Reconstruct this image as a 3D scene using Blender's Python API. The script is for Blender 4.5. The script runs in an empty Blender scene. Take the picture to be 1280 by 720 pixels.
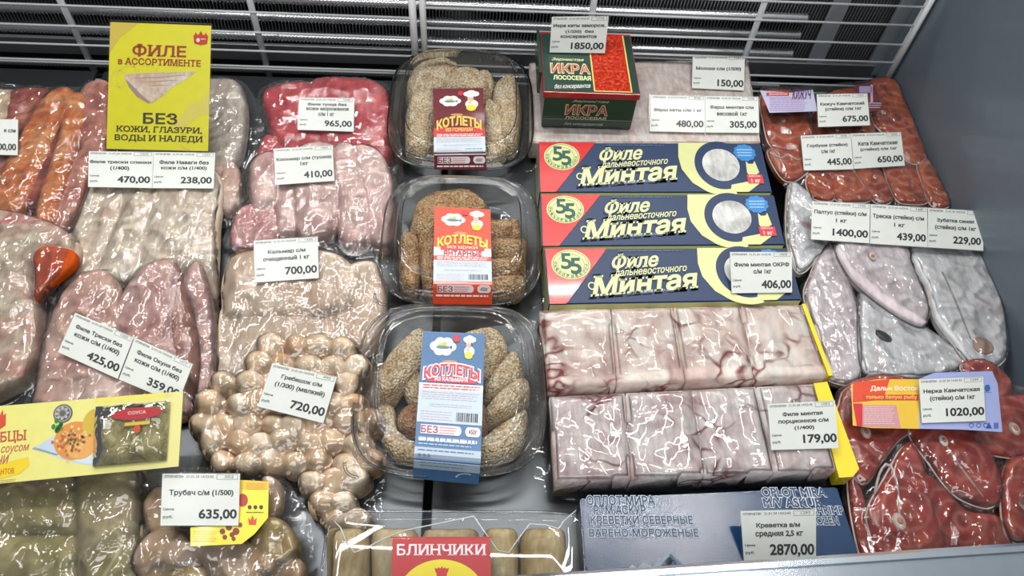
import bpy, bmesh, math, random
import numpy as np
from mathutils import Vector, Matrix, noise, geometry
from mathutils.bvhtree import BVHTree
random.seed(7)
S = bpy.context.scene
COL = S.collection
# ------------------------------------------------------------------ camera
F, VD, VN = 939.6, (-24.0, 1310.0), (-60.0, -675.0)
CH = 0.66
yc = Vector((VD[0], VD[1], -F)).normalized()
zc = (-Vector((VN[0], VN[1], -F))).normalized()
zc = (zc - yc * zc.dot(yc)).normalized()
xc = yc.cross(zc)
R = Matrix((xc, yc, zc))                       # camera -> world
CAM = Vector((0, 0, CH))
cd = bpy.data.cameras.new('camera'); co = bpy.data.objects.new('camera', cd); COL.objects.link(co)
co.matrix_world = Matrix.Translation(CAM) @ R.to_4x4()
cd.sensor_width = 36; cd.lens = F / 1280 * 36; cd.clip_start = 0.01; cd.clip_end = 50
S.camera = co
# ------------------------------------------------------------------ world, lamps, exposure
wd = bpy.data.worlds.new('shop'); S.world = wd; wd.use_nodes = True
wd.node_tree.nodes['Background'].inputs[0].default_value = (0.80, 0.90, 1.0, 1)
wd.node_tree.nodes['Background'].inputs[1].default_value = 0.16
def area(name, loc, rot, sx, sy, power, col=(1, 0.98, 0.95)):
    l = bpy.data.lights.new(name, 'AREA'); l.shape = 'RECTANGLE'; l.size = sx; l.size_y = sy
    l.energy = power; l.color = col
    o = bpy.data.objects.new(name, l); COL.objects.link(o); o.location = loc; o.rotation_euler = rot
    return o
area('front_fill', (0.1, -0.9, 2.3), (math.radians(30), 0, 0), 2.4, 0.9, 36, (0.97, 0.99, 1.0))  # added fill light behind the camera, brightens tags and grate from the front
area('led_tube', (-0.05, 0.88, 1.9), (math.radians(-14), 0, 0), 2.0, 0.03, 24)
area('led_tube', (0.0, 1.75, 1.9), (math.radians(-35), 0, math.radians(3)), 1.8, 0.025, 21)
area('led_tube', (0.0, 2.9, 2.1), (math.radians(-50), 0, 0), 2.6, 0.035, 29)
area('led_tube', (0.75, 0.95, 1.9), (math.radians(-12), math.radians(14), math.radians(84)), 1.6, 0.04, 11)
area('led_tube', (-0.75, 0.95, 1.9), (math.radians(-12), math.radians(-14), math.radians(84)), 1.6, 0.04, 11)
S.view_settings.view_transform = 'Standard'; S.view_settings.look = 'None'
S.view_settings.gamma = 1; S.view_settings.use_curve_mapping = False
S.view_settings.exposure = -0.38
S.cycles.max_bounces = 8; S.cycles.transparent_max_bounces = 28
S.cycles.caustics_reflective = False; S.cycles.caustics_refractive = False
S.cycles.sample_clamp_indirect = 4

# ------------------------------------------------------------------ placing helpers
def ray(px, py):
    return (R @ Vector((px - 640, 360 - py, -F)))
def P(px, py, z):
    d = ray(px, py); return CAM + d * ((z - CAM.z) / d.z)
def PY(px, py, Y):
    d = ray(px, py); return CAM + d * (Y / d.y)
class Bed:
    """an inclined resting plane: height zf near the front row, zb near the back row"""
    def __init__(s, pyf, zf, pyb, zb):
        a = P(640, pyf, zf); b = P(640, pyb, zb)
        s.m = (zb - zf) / (b.y - a.y); s.c = zf - s.m * a.y
    def z(s, x, y): return s.c + s.m * y
    def at(s, px, py, lift=0):
        d = ray(px, py); t = (s.c + lift - CAM.z + s.m * CAM.y) / (d.z - s.m * d.y)
        return CAM + d * t

# ------------------------------------------------------------------ materials
MC = {}
def nmat(name):
    m = bpy.data.materials.new(name); m.use_nodes = True
    nt = m.node_tree; return m, nt, nt.nodes, nt.links, nt.nodes['Principled BSDF']
def setp(b, **k):
    for a, v in k.items(): b.inputs[a.replace('_', ' ')].default_value = v
def flat(col, rough=0.5, metal=0.0, coat=0.0, name=None, bump=0.0, bs=300):
    key = (tuple(round(c, 3) for c in col), rough, metal, coat, bump, bs)
    if key in MC: return MC[key]
    m, nt, N, L, b = nmat(name or 'printed')
    setp(b, Roughness=rough, Metallic=metal, Coat_Weight=coat, Coat_Roughness=0.06)
    tc = N.new('ShaderNodeNewGeometry')
    no = N.new('ShaderNodeTexNoise'); no.inputs['Scale'].default_value = 90; no.inputs['Detail'].default_value = 3
    L.new(tc.outputs['Position'], no.inputs['Vector'])
    mx = N.new('ShaderNodeMix'); mx.data_type = 'RGBA'
    mx.inputs[6].default_value = (*[c * 0.93 for c in col], 1); mx.inputs[7].default_value = (*[min(1, c * 1.05) for c in col], 1)
    L.new(no.outputs[0], mx.inputs[0]); L.new(mx.outputs[2], b.inputs['Base Color'])
    if bump:
        n2 = N.new('ShaderNodeTexNoise'); n2.inputs['Scale'].default_value = bs; L.new(tc.outputs['Position'], n2.inputs['Vector'])
        bp = N.new('ShaderNodeBump'); bp.inputs['Strength'].default_value = bump; bp.inputs['Distance'].default_value = 0.001
        L.new(n2.outputs[0], bp.inputs['Height']); L.new(bp.outputs[0], b.inputs['Normal'])
    MC[key] = m; return m
def wrinkle(nt, scale=55, strength=0.5, dist=0.0055, ridged=True):
    N, L = nt.nodes, nt.links
    g = N.new('ShaderNodeNewGeometry')
    mp = N.new('ShaderNodeMapping'); mp.inputs['Scale'].default_value = (1, 0.75, 1); mp.inputs['Rotation'].default_value = (0, 0, 0.5)
    L.new(g.outputs['Position'], mp.inputs['Vector'])
    a = N.new('ShaderNodeTexNoise'); a.inputs['Scale'].default_value = scale; a.inputs['Detail'].default_value = 0.6; a.inputs['Distortion'].default_value = 0.9
    L.new(mp.outputs[0], a.inputs['Vector'])
    k = N.new('ShaderNodeTexNoise'); k.inputs['Scale'].default_value = scale * 0.25; k.inputs['Detail'].default_value = 1
    L.new(g.outputs['Position'], k.inputs['Vector'])
    mr = N.new('ShaderNodeMapRange'); mr.inputs[1].default_value = .38; mr.inputs[2].default_value = .62; mr.inputs[3].default_value = .15; mr.inputs[4].default_value = 1.0
    L.new(k.outputs[0], mr.inputs[0])
    ad = N.new('ShaderNodeMath'); ad.operation = 'MULTIPLY'; L.new(a.outputs[0], ad.inputs[0]); L.new(mr.outputs[0], ad.inputs[1])
    bp = N.new('ShaderNodeBump'); bp.inputs['Strength'].default_value = strength; bp.inputs['Distance'].default_value = dist
    L.new(ad.outputs[0], bp.inputs['Height']); return bp
def plastic(name, scale=55, strength=0.6, milk=0.05, rough=0.07, refl=1.5, bump=True, tint=(1, 1, 1)):
    m, nt, N, L, b = nmat(name); N.remove(b)
    out = N['Material Output']
    tr = N.new('ShaderNodeBsdfTransparent'); tr.inputs[0].default_value = (*tint, 1)
    gl = N.new('ShaderNodeBsdfGlossy'); gl.inputs['Roughness'].default_value = rough
    df = N.new('ShaderNodeBsdfDiffuse'); df.inputs[0].default_value = (0.8, 0.84, 0.86, 1)
    fr = N.new('ShaderNodeFresnel'); fr.inputs['IOR'].default_value = 1.5
    mu = N.new('ShaderNodeMath'); mu.operation = 'MULTIPLY'; mu.use_clamp = True; mu.inputs[1].default_value = refl
    m1 = N.new('ShaderNodeMixShader'); m1.inputs[0].default_value = milk
    m2 = N.new('ShaderNodeMixShader')
    if bump:
        w = wrinkle(nt, scale, strength)
        L.new(w.outputs[0], gl.inputs['Normal'])
    L.new(fr.outputs[0], mu.inputs[0]); L.new(mu.outputs[0], m2.inputs[0])
    L.new(tr.outputs[0], m1.inputs[1]); L.new(df.outputs[0], m1.inputs[2])
    L.new(m1.outputs[0], m2.inputs[1]); L.new(gl.outputs[0], m2.inputs[2]); L.new(m2.outputs[0], out.inputs[0])
    return m
def meat(name, cols, scale=25, grain=0, vein=None, vs=30, vw=0.03, rings=None, rough=0.7, coat=0.0, bump=0.5, stretch=(1, 1, 1), wr=0.25, fine=220):
    def sat(c):
        l = .3 * c[0] + .55 * c[1] + .15 * c[2]; return tuple(max(.004, (l + (x - l) * 1.28) * .95) for x in c)
    cols = [sat(c) for c in cols]
    m, nt, N, L, b = nmat(name)
    tc = N.new('ShaderNodeTexCoord'); mp = N.new('ShaderNodeMapping'); mp.inputs['Scale'].default_value = stretch
    L.new(tc.outputs['Object'], mp.inputs['Vector'])
    oi = N.new('ShaderNodeObjectInfo'); va = N.new('ShaderNodeVectorMath'); va.operation = 'ADD'
    L.new(oi.outputs['Location'], va.inputs[1]); L.new(mp.outputs[0], va.inputs[0])
    no = N.new('ShaderNodeTexNoise'); no.inputs['Scale'].default_value = scale; no.inputs['Detail'].default_value = 5; no.inputs['Distortion'].default_value = 0.8
    L.new(va.outputs[0], no.inputs['Vector'])
    rp = N.new('ShaderNodeValToRGB'); e = rp.color_ramp.elements
    n = len(cols); e[0].position = 0.30; e[0].color = (*cols[0], 1); e[1].position = 0.70; e[1].color = (*cols[-1], 1)
    for i in range(1, n - 1):
        q = e.new(0.30 + 0.40 * i / (n - 1)); q.color = (*cols[i], 1)
    L.new(no.outputs[0], rp.inputs[0]); col = rp.outputs[0]
    fn = N.new('ShaderNodeTexNoise'); fn.inputs['Scale'].default_value = fine; fn.inputs['Detail'].default_value = 3
    fv = N.new('ShaderNodeVectorMath'); fv.operation = 'MULTIPLY'; fv.inputs[1].default_value = (1, .28, 1) if not grain else (1, 1, 1)
    L.new(va.outputs[0], fv.inputs[0]); L.new(fv.outputs[0], fn.inputs['Vector']); h = fn.outputs[0]
    fr_ = N.new('ShaderNodeMapRange'); fr_.inputs[1].default_value = .3; fr_.inputs[2].default_value = .7; fr_.inputs[3].default_value = .80; fr_.inputs[4].default_value = 1.14; L.new(h, fr_.inputs[0])
    fs_ = N.new('ShaderNodeVectorMath'); fs_.operation = 'SCALE'; L.new(col, fs_.inputs[0]); L.new(fr_.outputs[0], fs_.inputs[3]); col = fs_.outputs[0]
    if vein:
        wn = N.new('ShaderNodeTexNoise'); wn.inputs['Scale'].default_value = vs * 0.8; L.new(va.outputs[0], wn.inputs['Vector'])
        wm = N.new('ShaderNodeVectorMath'); wm.operation = 'MULTIPLY_ADD'; wm.inputs[1].default_value = (2.0 / vs,) * 3
        L.new(wn.outputs[1], wm.inputs[0]); L.new(va.outputs[0], wm.inputs[2])
        vo = N.new('ShaderNodeTexVoronoi'); vo.feature = 'DISTANCE_TO_EDGE'; vo.inputs['Scale'].default_value = vs
        L.new(wm.outputs[0], vo.inputs['Vector'])
        mr = N.new('ShaderNodeMapRange'); mr.inputs[1].default_value = 0; mr.inputs[2].default_value = vw; mr.inputs[3].default_value = 1; mr.inputs[4].default_value = 0
        L.new(vo.outputs[0], mr.inputs[0])
        mk = N.new('ShaderNodeTexNoise'); mk.inputs['Scale'].default_value = vs * 0.7; L.new(va.outputs[0], mk.inputs['Vector'])
        mk2 = N.new('ShaderNodeMapRange'); mk2.inputs[1].default_value = 0.46; mk2.inputs[2].default_value = 0.62
        L.new(mk.outputs[0], mk2.inputs[0])
        mm = N.new('ShaderNodeMath'); mm.operation = 'MULTIPLY'; L.new(mr.outputs[0], mm.inputs[0]); L.new(mk2.outputs[0], mm.inputs[1])
        mx = N.new('ShaderNodeMix'); mx.data_type = 'RGBA'; mx.inputs[7].default_value = (*vein, 1)
        L.new(mm.outputs[0], mx.inputs[0]); L.new(col, mx.inputs[6]); col = mx.outputs[2]
    if rings:
        wv = N.new('ShaderNodeTexWave'); wv.wave_type = 'RINGS'; wv.rings_direction = 'Z'
        wv.inputs['Scale'].default_value = rings[0]; wv.inputs['Distortion'].default_value = rings[3] if len(rings) > 3 else 2.5
        wv.inputs['Detail'].default_value = 2; wv.inputs['Detail Scale'].default_value = 1.2
        L.new(tc.outputs['Object'], wv.inputs['Vector'])
        pw = N.new('ShaderNodeMath'); pw.operation = 'POWER'; pw.inputs[1].default_value = 4; L.new(wv.outputs[1], pw.inputs[0])
        ml = N.new('ShaderNodeMath'); ml.operation = 'MULTIPLY'; ml.inputs[1].default_value = rings[2]; L.new(pw.outputs[0], ml.inputs[0])
        mx = N.new('ShaderNodeMix'); mx.data_type = 'RGBA'; mx.inputs[7].default_value = (*rings[1], 1)
        L.new(ml.outputs[0], mx.inputs[0]); L.new(col, mx.inputs[6]); col = mx.outputs[2]
    if grain:
        vg = N.new('ShaderNodeTexVoronoi'); vg.inputs['Scale'].default_value = grain; L.new(va.outputs[0], vg.inputs['Vector'])
        vr = N.new('ShaderNodeMapRange'); vr.inputs[1].default_value = 0.15; vr.inputs[2].default_value = 0.75; vr.inputs[3].default_value = 1.3; vr.inputs[4].default_value = 0.6
        L.new(vg.outputs[0], vr.inputs[0])
        sc_ = N.new('ShaderNodeVectorMath'); sc_.operation = 'SCALE'; L.new(col, sc_.inputs[0]); L.new(vr.outputs[0], sc_.inputs[3]); col = sc_.outputs[0]
        sb_ = N.new('ShaderNodeMath'); sb_.operation = 'SUBTRACT'; sb_.inputs[0].default_value = 1.5; L.new(vg.outputs[0], sb_.inputs[1]); h = sb_.outputs[0]
    L.new(col, b.inputs['Base Color'])
    bp = N.new('ShaderNodeBump'); bp.inputs['Strength'].default_value = bump; bp.inputs['Distance'].default_value = 0.002 if grain else 0.0014
    ad = N.new('ShaderNodeMath'); ad.operation = 'MULTIPLY_ADD'; ad.inputs[1].default_value = 1.0 if grain else 0.35
    L.new(h, ad.inputs[0]); L.new(no.outputs[0], ad.inputs[2]); L.new(ad.outputs[0], bp.inputs['Height'])
    L.new(bp.outputs[0], b.inputs['Normal'])
    if wr and coat > 0:
        w = wrinkle(nt, 80, wr); L.new(w.outputs[0], b.inputs['Coat Normal'])
    setp(b, Roughness=max(rough, .7), Coat_Weight=coat, Coat_Roughness=0.08, Specular_IOR_Level=0.15)
    return m
M_FILM = plastic('vacuum_film', 115, 0.75, 0.012, 0.04, 2.4)
M_FILM2 = plastic('loose_film', 100, 0.9, 0.03, 0.04, 2.4)
M_TIGHT = plastic('tight_film', 60, 0.10, 0.01, 0.05, 0.8)
M_PET = plastic('clear_pet', 30, 0.03, 0.015, 0.04, 1.5)
M_SLEEVE = plastic('tag_sleeve', 30, 0.02, 0.01, 0.12, 0.16)
M_PAPER = flat((0.72, 0.75, 0.70), 0.6, name='tag_paper')
INK = (0.015, 0.015, 0.02)

# ------------------------------------------------------------------ object helpers
def empty(name, loc, label, cat, group=None):
    o = bpy.data.objects.new(name, None); COL.objects.link(o); o.location = loc; o.empty_display_size = 0.02
    o['label'] = label; o['category'] = cat
    if group: o['group'] = group
    return o
def link_mesh(name, me, mats, parent=None, origin=None, smooth=True):
    o = bpy.data.objects.new(name, me); COL.objects.link(o)
    for m in mats: me.materials.append(m)
    if origin is None: origin = Vector((0, 0, 0)) if parent is None else gloc(parent)
    me.transform(Matrix.Translation(-origin)); o['_w'] = list(origin)
    o.location = origin - (gloc(parent) if parent else Vector((0, 0, 0)))
    if parent: o.parent = parent
    if smooth: me.polygons.foreach_set('use_smooth', [True] * len(me.polygons))
    return o
def gloc(o):
    return Vector(o['_w']) if '_w' in o else Vector(o.location)
def pydata(name, vs, fs, mats, parent=None, origin=None, smooth=True, mi=None):
    me = bpy.data.meshes.new(name); me.from_pydata([tuple(v) for v in vs], [], fs); me.update()
    if mi: me.polygons.foreach_set('material_index', mi)
    return link_mesh(name, me, mats, parent, origin, smooth)
def frombm(name, bm, mats, parent=None, origin=None, smooth=False):
    me = bpy.data.meshes.new(name); bm.to_mesh(me); bm.free()
    return link_mesh(name, me, mats, parent, origin, smooth)
def tag(o, label, cat, group=None):
    o['label'] = label; o['category'] = cat
    if group: o['group'] = group
def bmbox(bm, lo, hi, bevel=0.0, mi=0):
    r = bmesh.ops.create_cube(bm, size=1); vs = r['verts']
    for v in vs: v.co = Vector([lo[i] + (v.co[i] + 0.5) * (hi[i] - lo[i]) for i in range(3)])
    fs = {f for v in vs for f in v.link_faces}
    for f in fs: f.material_index = mi
    if bevel: bmesh.ops.bevel(bm, geom=list({e for v in vs for e in v.link_edges}), offset=bevel, segments=2, affect='EDGES', profile=0.5)
def tube(pts, r, seg=8, closed=False, vs=None, fs=None, caps=True):
    """swept tube through pts (Vectors); r is a number or a list"""
    if vs is None: vs, fs = [], []
    n = len(pts); b0 = len(vs); up = Vector((0, 0, 1))
    for i, p in enumerate(pts):
        a = pts[(i - 1) % n] if (closed or i) else p; c = pts[(i + 1) % n] if (closed or i < n - 1) else p
        t = (c - a).normalized(); u = t.cross(up)
        if u.length < 1e-3: u = t.cross(Vector((0, 1, 0)))
        u.normalize(); w = t.cross(u); rr = r[i] if isinstance(r, (list, tuple)) else r
        for k in range(seg):
            an = 2 * math.pi * k / seg; vs.append(p + (u * math.cos(an) + w * math.sin(an)) * rr)
    for i in range(n if closed else n - 1):
        for k in range(seg):
            a = b0 + i * seg; c = b0 + ((i + 1) % n) * seg
            fs.append((a + k, a + (k + 1) % seg, c + (k + 1) % seg, c + k))
    if not closed and caps:
        fs.append(tuple(b0 + k for k in range(seg))[::-1]); fs.append(tuple(b0 + (n - 1) * seg + k for k in range(seg)))
    return vs, fs
def smooth_loop(pts, n):
    """closed Catmull-Rom through 2D/3D pts resampled to n points"""
    m = len(pts); out = []; per = max(4, (4 * n) // m)
    for i in range(m):
        p0, p1, p2, p3 = [np.array(pts[(i + j - 1) % m], float) for j in range(4)]
        for k in range(per):
            t = k / per
            out.append(0.5 * ((2 * p1) + (-p0 + p2) * t + (2 * p0 - 5 * p1 + 4 * p2 - p3) * t * t + (-p0 + 3 * p1 - 3 * p2 + p3) * t ** 3))
    out = np.array(out); d = np.linalg.norm(np.roll(out, -1, 0) - out, axis=1); s = np.concatenate([[0], np.cumsum(d)])
    q = np.linspace(0, s[-1], n, endpoint=False); oo = np.vstack([out, out[:1]])
    return np.stack([np.interp(q, s, oo[:, j]) for j in range(out.shape[1])], 1)

# ------------------------------------------------------------------ fish piece: a pillow from an outline
def pillow(outline, bed, H, name, mt, parent=None, n=56, rings=9, amp=0.10, freq=45, p=2.4, lift=0.0, core=0.62, micro=0.0, mfreq=260, seed=0, base=0.0, w3=None):
    lp = smooth_loop(outline, n) if w3 is None else None
    pts = np.array([bed.at(x, y, lift + H * 0.45) for x, y in lp]) if w3 is None else np.array(w3)
    xy = pts[:, :2]; c = xy.mean(0); q = xy - c
    ev, em = np.linalg.eigh(q.T @ q); ax = em[:, 1]; t = q @ ax; L = np.abs(t).max() * core
    # the ridge is only as long as the piece is slender
    wd = np.abs(q @ em[:, 0]).max(); L = max(0.0, min(L, np.abs(t).max() - wd * 0.75))
    tgt = c + np.clip(t, -L, L)[:, None] * ax
    vs, fs = [], []
    so = Vector((seed * 3.1, seed * 1.7, 0))
    for r in range(rings + 1):
        s = math.sin(math.pi / 2 * (1 - r / rings)) if r < rings else 0.0
        for i in range(n):
            v = tgt[i] + (xy[i] - tgt[i]) * s
            hz = H * (1 - s ** p) ** (1 / p)
            V3 = Vector((v[0], v[1], 0))
            k = noise.noise(V3 * freq + so) * amp * H * (1 - s ** 3) * 1.8
            if micro: k += noise.noise(V3 * mfreq + so) * micro + noise.noise(V3 * mfreq * 2.1 + so) * micro * 0.6
            vs.append(Vector((v[0], v[1], bed.z(*v) + lift + base + hz + k)))
    for r in range(rings):
        for i in range(n):
            a, b = r * n, (r + 1) * n; j = (i + 1) % n
            fs.append((a + i, a + j, b + j, b + i))
    b0 = len(vs)
    for i in range(n): vs.append(vs[i] - Vector((0, 0, 0.001 + base * 0)))
    vs.append(Vector((c[0], c[1], bed.z(*c) + lift + base - 0.001)))
    for i in range(n):
        j = (i + 1) % n; fs.append((i, b0 + i, b0 + j, j)); fs.append((b0 + j, b0 + i, len(vs) - 1))
    org = Vector((c[0], c[1], bed.z(*c) + lift))
    o = pydata(name, vs, fs, [mt], parent, org)
    bmx = bmesh.new(); bmx.from_mesh(o.data); bmesh.ops.remove_doubles(bmx, verts=bmx.verts, dist=1e-6)
    bmesh.ops.recalc_face_normals(bmx, faces=bmx.faces); bmx.to_mesh(o.data); bmx.free()
    o.data.polygons.foreach_set('use_smooth', [True] * len(o.data.polygons))
    return o
def inside(poly, x, y):
    r = False; n = len(poly)
    for i in range(n):
        x1, y1 = poly[i]; x2, y2 = poly[(i + 1) % n]
        if (y1 > y) != (y2 > y) and x < (x2 - x1) * (y - y1) / (y2 - y1) + x1: r = not r
    return r
def film(outline, bed, things, parent, mt=M_FILM, step=0.0028, lift=0.004, crease=0.0016, fr=38, rnd=0, name='film', blur=5, seam=True, gap=0.0012):
    """a sheet of clear film draped over the pieces, with creases"""
    lp = smooth_loop(outline, 90); P3 = [bed.at(x, y, lift) for x, y in lp]
    poly = [(p.x + noise.noise(Vector((p.x * 60, p.y * 60, rnd))) * 0.003, p.y + noise.noise(Vector((p.x * 60, p.y * 60, rnd + 5))) * 0.003) for p in P3]
    vs, fs = [], []
    for o in things:
        off = gloc(o); b = len(vs)
        vs += [v.co + off for v in o.data.vertices]; fs += [tuple(b + i for i in f.vertices) for f in o.data.polygons]
    bvh = BVHTree.FromPolygons(vs, fs) if vs else None
    A = np.array(poly); x0, y0 = A.min(0) - step; x1, y1 = A.max(0) + step
    nx = int((x1 - x0) / step) + 2; ny = int((y1 - y0) / step) + 2
    Z = np.zeros((nx, ny)); IN = np.zeros((nx, ny), bool)
    for i in range(nx):
        for j in range(ny):
            x, y = x0 + i * step, y0 + j * step
            IN[i, j] = inside(poly, x, y); z = bed.z(x, y) + 0.0015
            if bvh:
                h = bvh.ray_cast(Vector((x, y, 0.4)), Vector((0, 0, -1)))
                if h[0] is not None: z = max(z, h[0].z + gap)
            Z[i, j] = z
    for _ in range(blur):
        B = Z.copy(); B[1:-1, 1:-1] = (Z[:-2, 1:-1] + Z[2:, 1:-1] + Z[1:-1, :-2] + Z[1:-1, 2:] + 2 * Z[1:-1, 1:-1]) / 6
        Z = np.maximum(Z, B)
    idx = -np.ones((nx, ny), int); V, Fc = [], []
    seg = A; sg2 = np.roll(A, -1, 0)
    def snap(x, y):
        p = np.array((x, y)); d = sg2 - seg; t = np.clip(((p - seg) * d).sum(1) / (d * d).sum(1), 0, 1)
        q = seg + d * t[:, None]; k = ((q - p) ** 2).sum(1).argmin(); return q[k]
    for i in range(nx - 1):
        for j in range(ny - 1):
            c = [(i, j), (i + 1, j), (i + 1, j + 1), (i, j + 1)]
            if sum(IN[a] for a in c) < 2: continue
            f = []
            for a in c:
                if idx[a] < 0:
                    x, y = x0 + a[0] * step, y0 + a[1] * step
                    if not IN[a]: x, y = snap(x, y)
                    v3 = Vector((x, y, rnd))
                    n1 = 1 - abs(noise.noise(v3 * fr)) * 2.6; n2 = 1 - abs(noise.noise(v3 * fr * 2.3 + Vector((9, 3, 1)))) * 2.6
                    z = Z[a] + crease * (max(0, n1) ** 2 + 0.5 * max(0, n2) ** 2)
                    idx[a] = len(V); V.append((x, y, z))
                f.append(int(idx[a]))
            Fc.append(tuple(f))
    o = pydata(name, V, Fc, [mt], parent)
    return o

# ------------------------------------------------------------------ printed sheets
class Sheet:
    """a printed surface: rows of (v, left point, right point)"""
    def __init__(s, rows): s.rows = rows
    def f(s, u, v, k=0):
        r = s.rows; i = 0
        while i < len(r) - 2 and v > r[i + 1][0]: i += 1
        t = (v - r[i][0]) / (r[i + 1][0] - r[i][0])
        a = r[i][1].lerp(r[i + 1][1], t); b = r[i][2].lerp(r[i + 1][2], t)
        nn = (r[i][2] - r[i][1]).cross(r[i][1] - r[i + 1][1]).normalized()
        if nn.z < 0: nn = -nn
        return a.lerp(b, u) + nn * (k * 0.00018)
def plane_quad(c, z0, tilt, yaw=0):
    """corners (TL,TR,BR,BL in photo pixels) put on a plane leaning back by tilt degrees; lower edge at z0"""
    t = math.radians(tilt); y = math.radians(yaw)
    nn = Vector((0, -math.sin(t), math.cos(t))); nn.rotate(Matrix.Rotation(y, 3, 'Z'))
    a = P((c[2][0] + c[3][0]) / 2, (c[2][1] + c[3][1]) / 2, z0); out = []
    for q in c:
        d = ray(*q); out.append(CAM + d * ((a - CAM).dot(nn) / d.dot(nn)))
    return out
def quad_sheet(q): return Sheet([(0, q[0], q[1]), (1, q[3], q[2])])
_tc = {}
def grow(c, b):
    """move a closed contour to its left/right by b (bolder letters)"""
    n = len(c); out = []
    for i in range(n):
        a, p, q = c[i - 1], c[i], c[(i + 1) % n]; d1 = (p - a); d2 = (q - p)
        d1 = d1 / (np.hypot(*d1) + 1e-9); d2 = d2 / (np.hypot(*d2) + 1e-9)
        m = np.array((-d1[1] - d2[1], d1[0] + d2[0])); l = np.hypot(*m)
        if l < 1e-6: out.append(p); continue
        m = m / l; cs = max(.5, m @ np.array((-d1[1], d1[0]))); out.append(p + m * b / cs)
    return out
def textmesh(s, bold=0.0, shear=0.0, serif=False):
    k = (s, bold, shear, serif)
    if k not in _tc:
        cu = bpy.data.curves.new('t', 'FONT'); cu.body = s
        ob = bpy.data.objects.new('t', cu); COL.objects.link(ob); dg = bpy.context.evaluated_depsgraph_get()
        cc = ob.evaluated_get(dg).to_curve(dg); outer, hole, allc = [], [], []
        for sp in cc.splines:
            bp = sp.bezier_points; n = len(bp); pts = []
            for i in range(n):
                a, b = bp[i], bp[(i + 1) % n]
                ln = (a.handle_right - a.co).cross(b.co - a.co).length + (b.handle_left - a.co).cross(b.co - a.co).length
                if ln < 1e-5: pts.append(np.array(a.co[:2])); continue
                l = geometry.interpolate_bezier(a.co, a.handle_right, b.handle_left, b.co, 5)
                pts += [np.array(p[:2]) for p in l[:-1]]
            ar = sum(a[0] * b[1] - b[0] * a[1] for a, b in zip(pts, pts[1:] + pts[:1]))
            allc.append((ar, pts))
        bpy.data.objects.remove(ob); bpy.data.curves.remove(cu)
        # one turning sense per letter, then fill by winding number
        allc.sort(key=lambda q: -abs(q[0])); glyphs = []
        for ar, pts in allc:
            x0, x1 = min(p[0] for p in pts), max(p[0] for p in pts)
            for g in glyphs:
                if min(x1, g[1]) - max(x0, g[0]) > .6 * (x1 - x0): break
            else:
                g = [x0, x1, ar > 0]; glyphs.append(g)
            outer.append(pts[::-1] if g[2] else pts)
        V, Fc = [], []; A0, A1 = [], []; pv, pe = [], []
        for o in outer:
            g = grow(o, bold); b = len(pv); pv += [Vector(p) for p in g]; pe += [(b + i, b + (i + 1) % len(g)) for i in range(len(g))]
            A0 += g; A1 += g[1:] + g[:1]
        A0, A1 = np.array(A0), np.array(A1)
        ov, _, of = geometry.delaunay_2d_cdt(pv, pe, [], 0, 1e-5)[:3]
        V = [np.array(v[:]) for v in ov]
        for t in of:
            c = sum(V[q] for q in t) / len(t); up = (A0[:, 1] <= c[1]) & (A1[:, 1] > c[1]); dn = (A0[:, 1] > c[1]) & (A1[:, 1] <= c[1])
            m = up | dn; sx = A0[m, 0] + (c[1] - A0[m, 1]) / (A1[m, 1] - A0[m, 1]) * (A1[m, 0] - A0[m, 0])
            if int((up[m].astype(int) - dn[m].astype(int))[sx > c[0]].sum()) != 0: Fc.append(tuple(t))
        used = sorted({q for t in Fc for q in t}); rm = {q: i for i, q in enumerate(used)}; V = [V[q] for q in used]; Fc = [tuple(rm[q] for q in t) for t in Fc]
        for o in outer:
            if serif:
                for a_, c_ in zip(o, o[1:] + o[:1]):
                    w = abs(a_[0] - c_[0]); y = a_[1]
                    if abs(a_[1] - c_[1]) < 1e-3 and .05 < w < .17 and (abs(y) < .02 or y > .5):
                        x0, x1 = min(a_[0], c_[0]) - .095, max(a_[0], c_[0]) + .095; y0, y1 = (y - bold, y + .05) if y < .3 else (y - .05, y + bold)
                        b = len(V); V += [np.array(q) for q in ((x0, y0), (x1, y0), (x1, y1), (x0, y1))]; Fc.append((b, b + 1, b + 2, b + 3))
        vs = np.array(V); vs[:, 0] += shear * vs[:, 1]
        lo, hi = vs.min(0) + bold, vs.max(0) - bold; vs = (vs - lo) / (hi - lo); vs[:, 1] = 1 - vs[:, 1]
        _tc[k] = (vs, Fc)
    return _tc[k]
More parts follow.
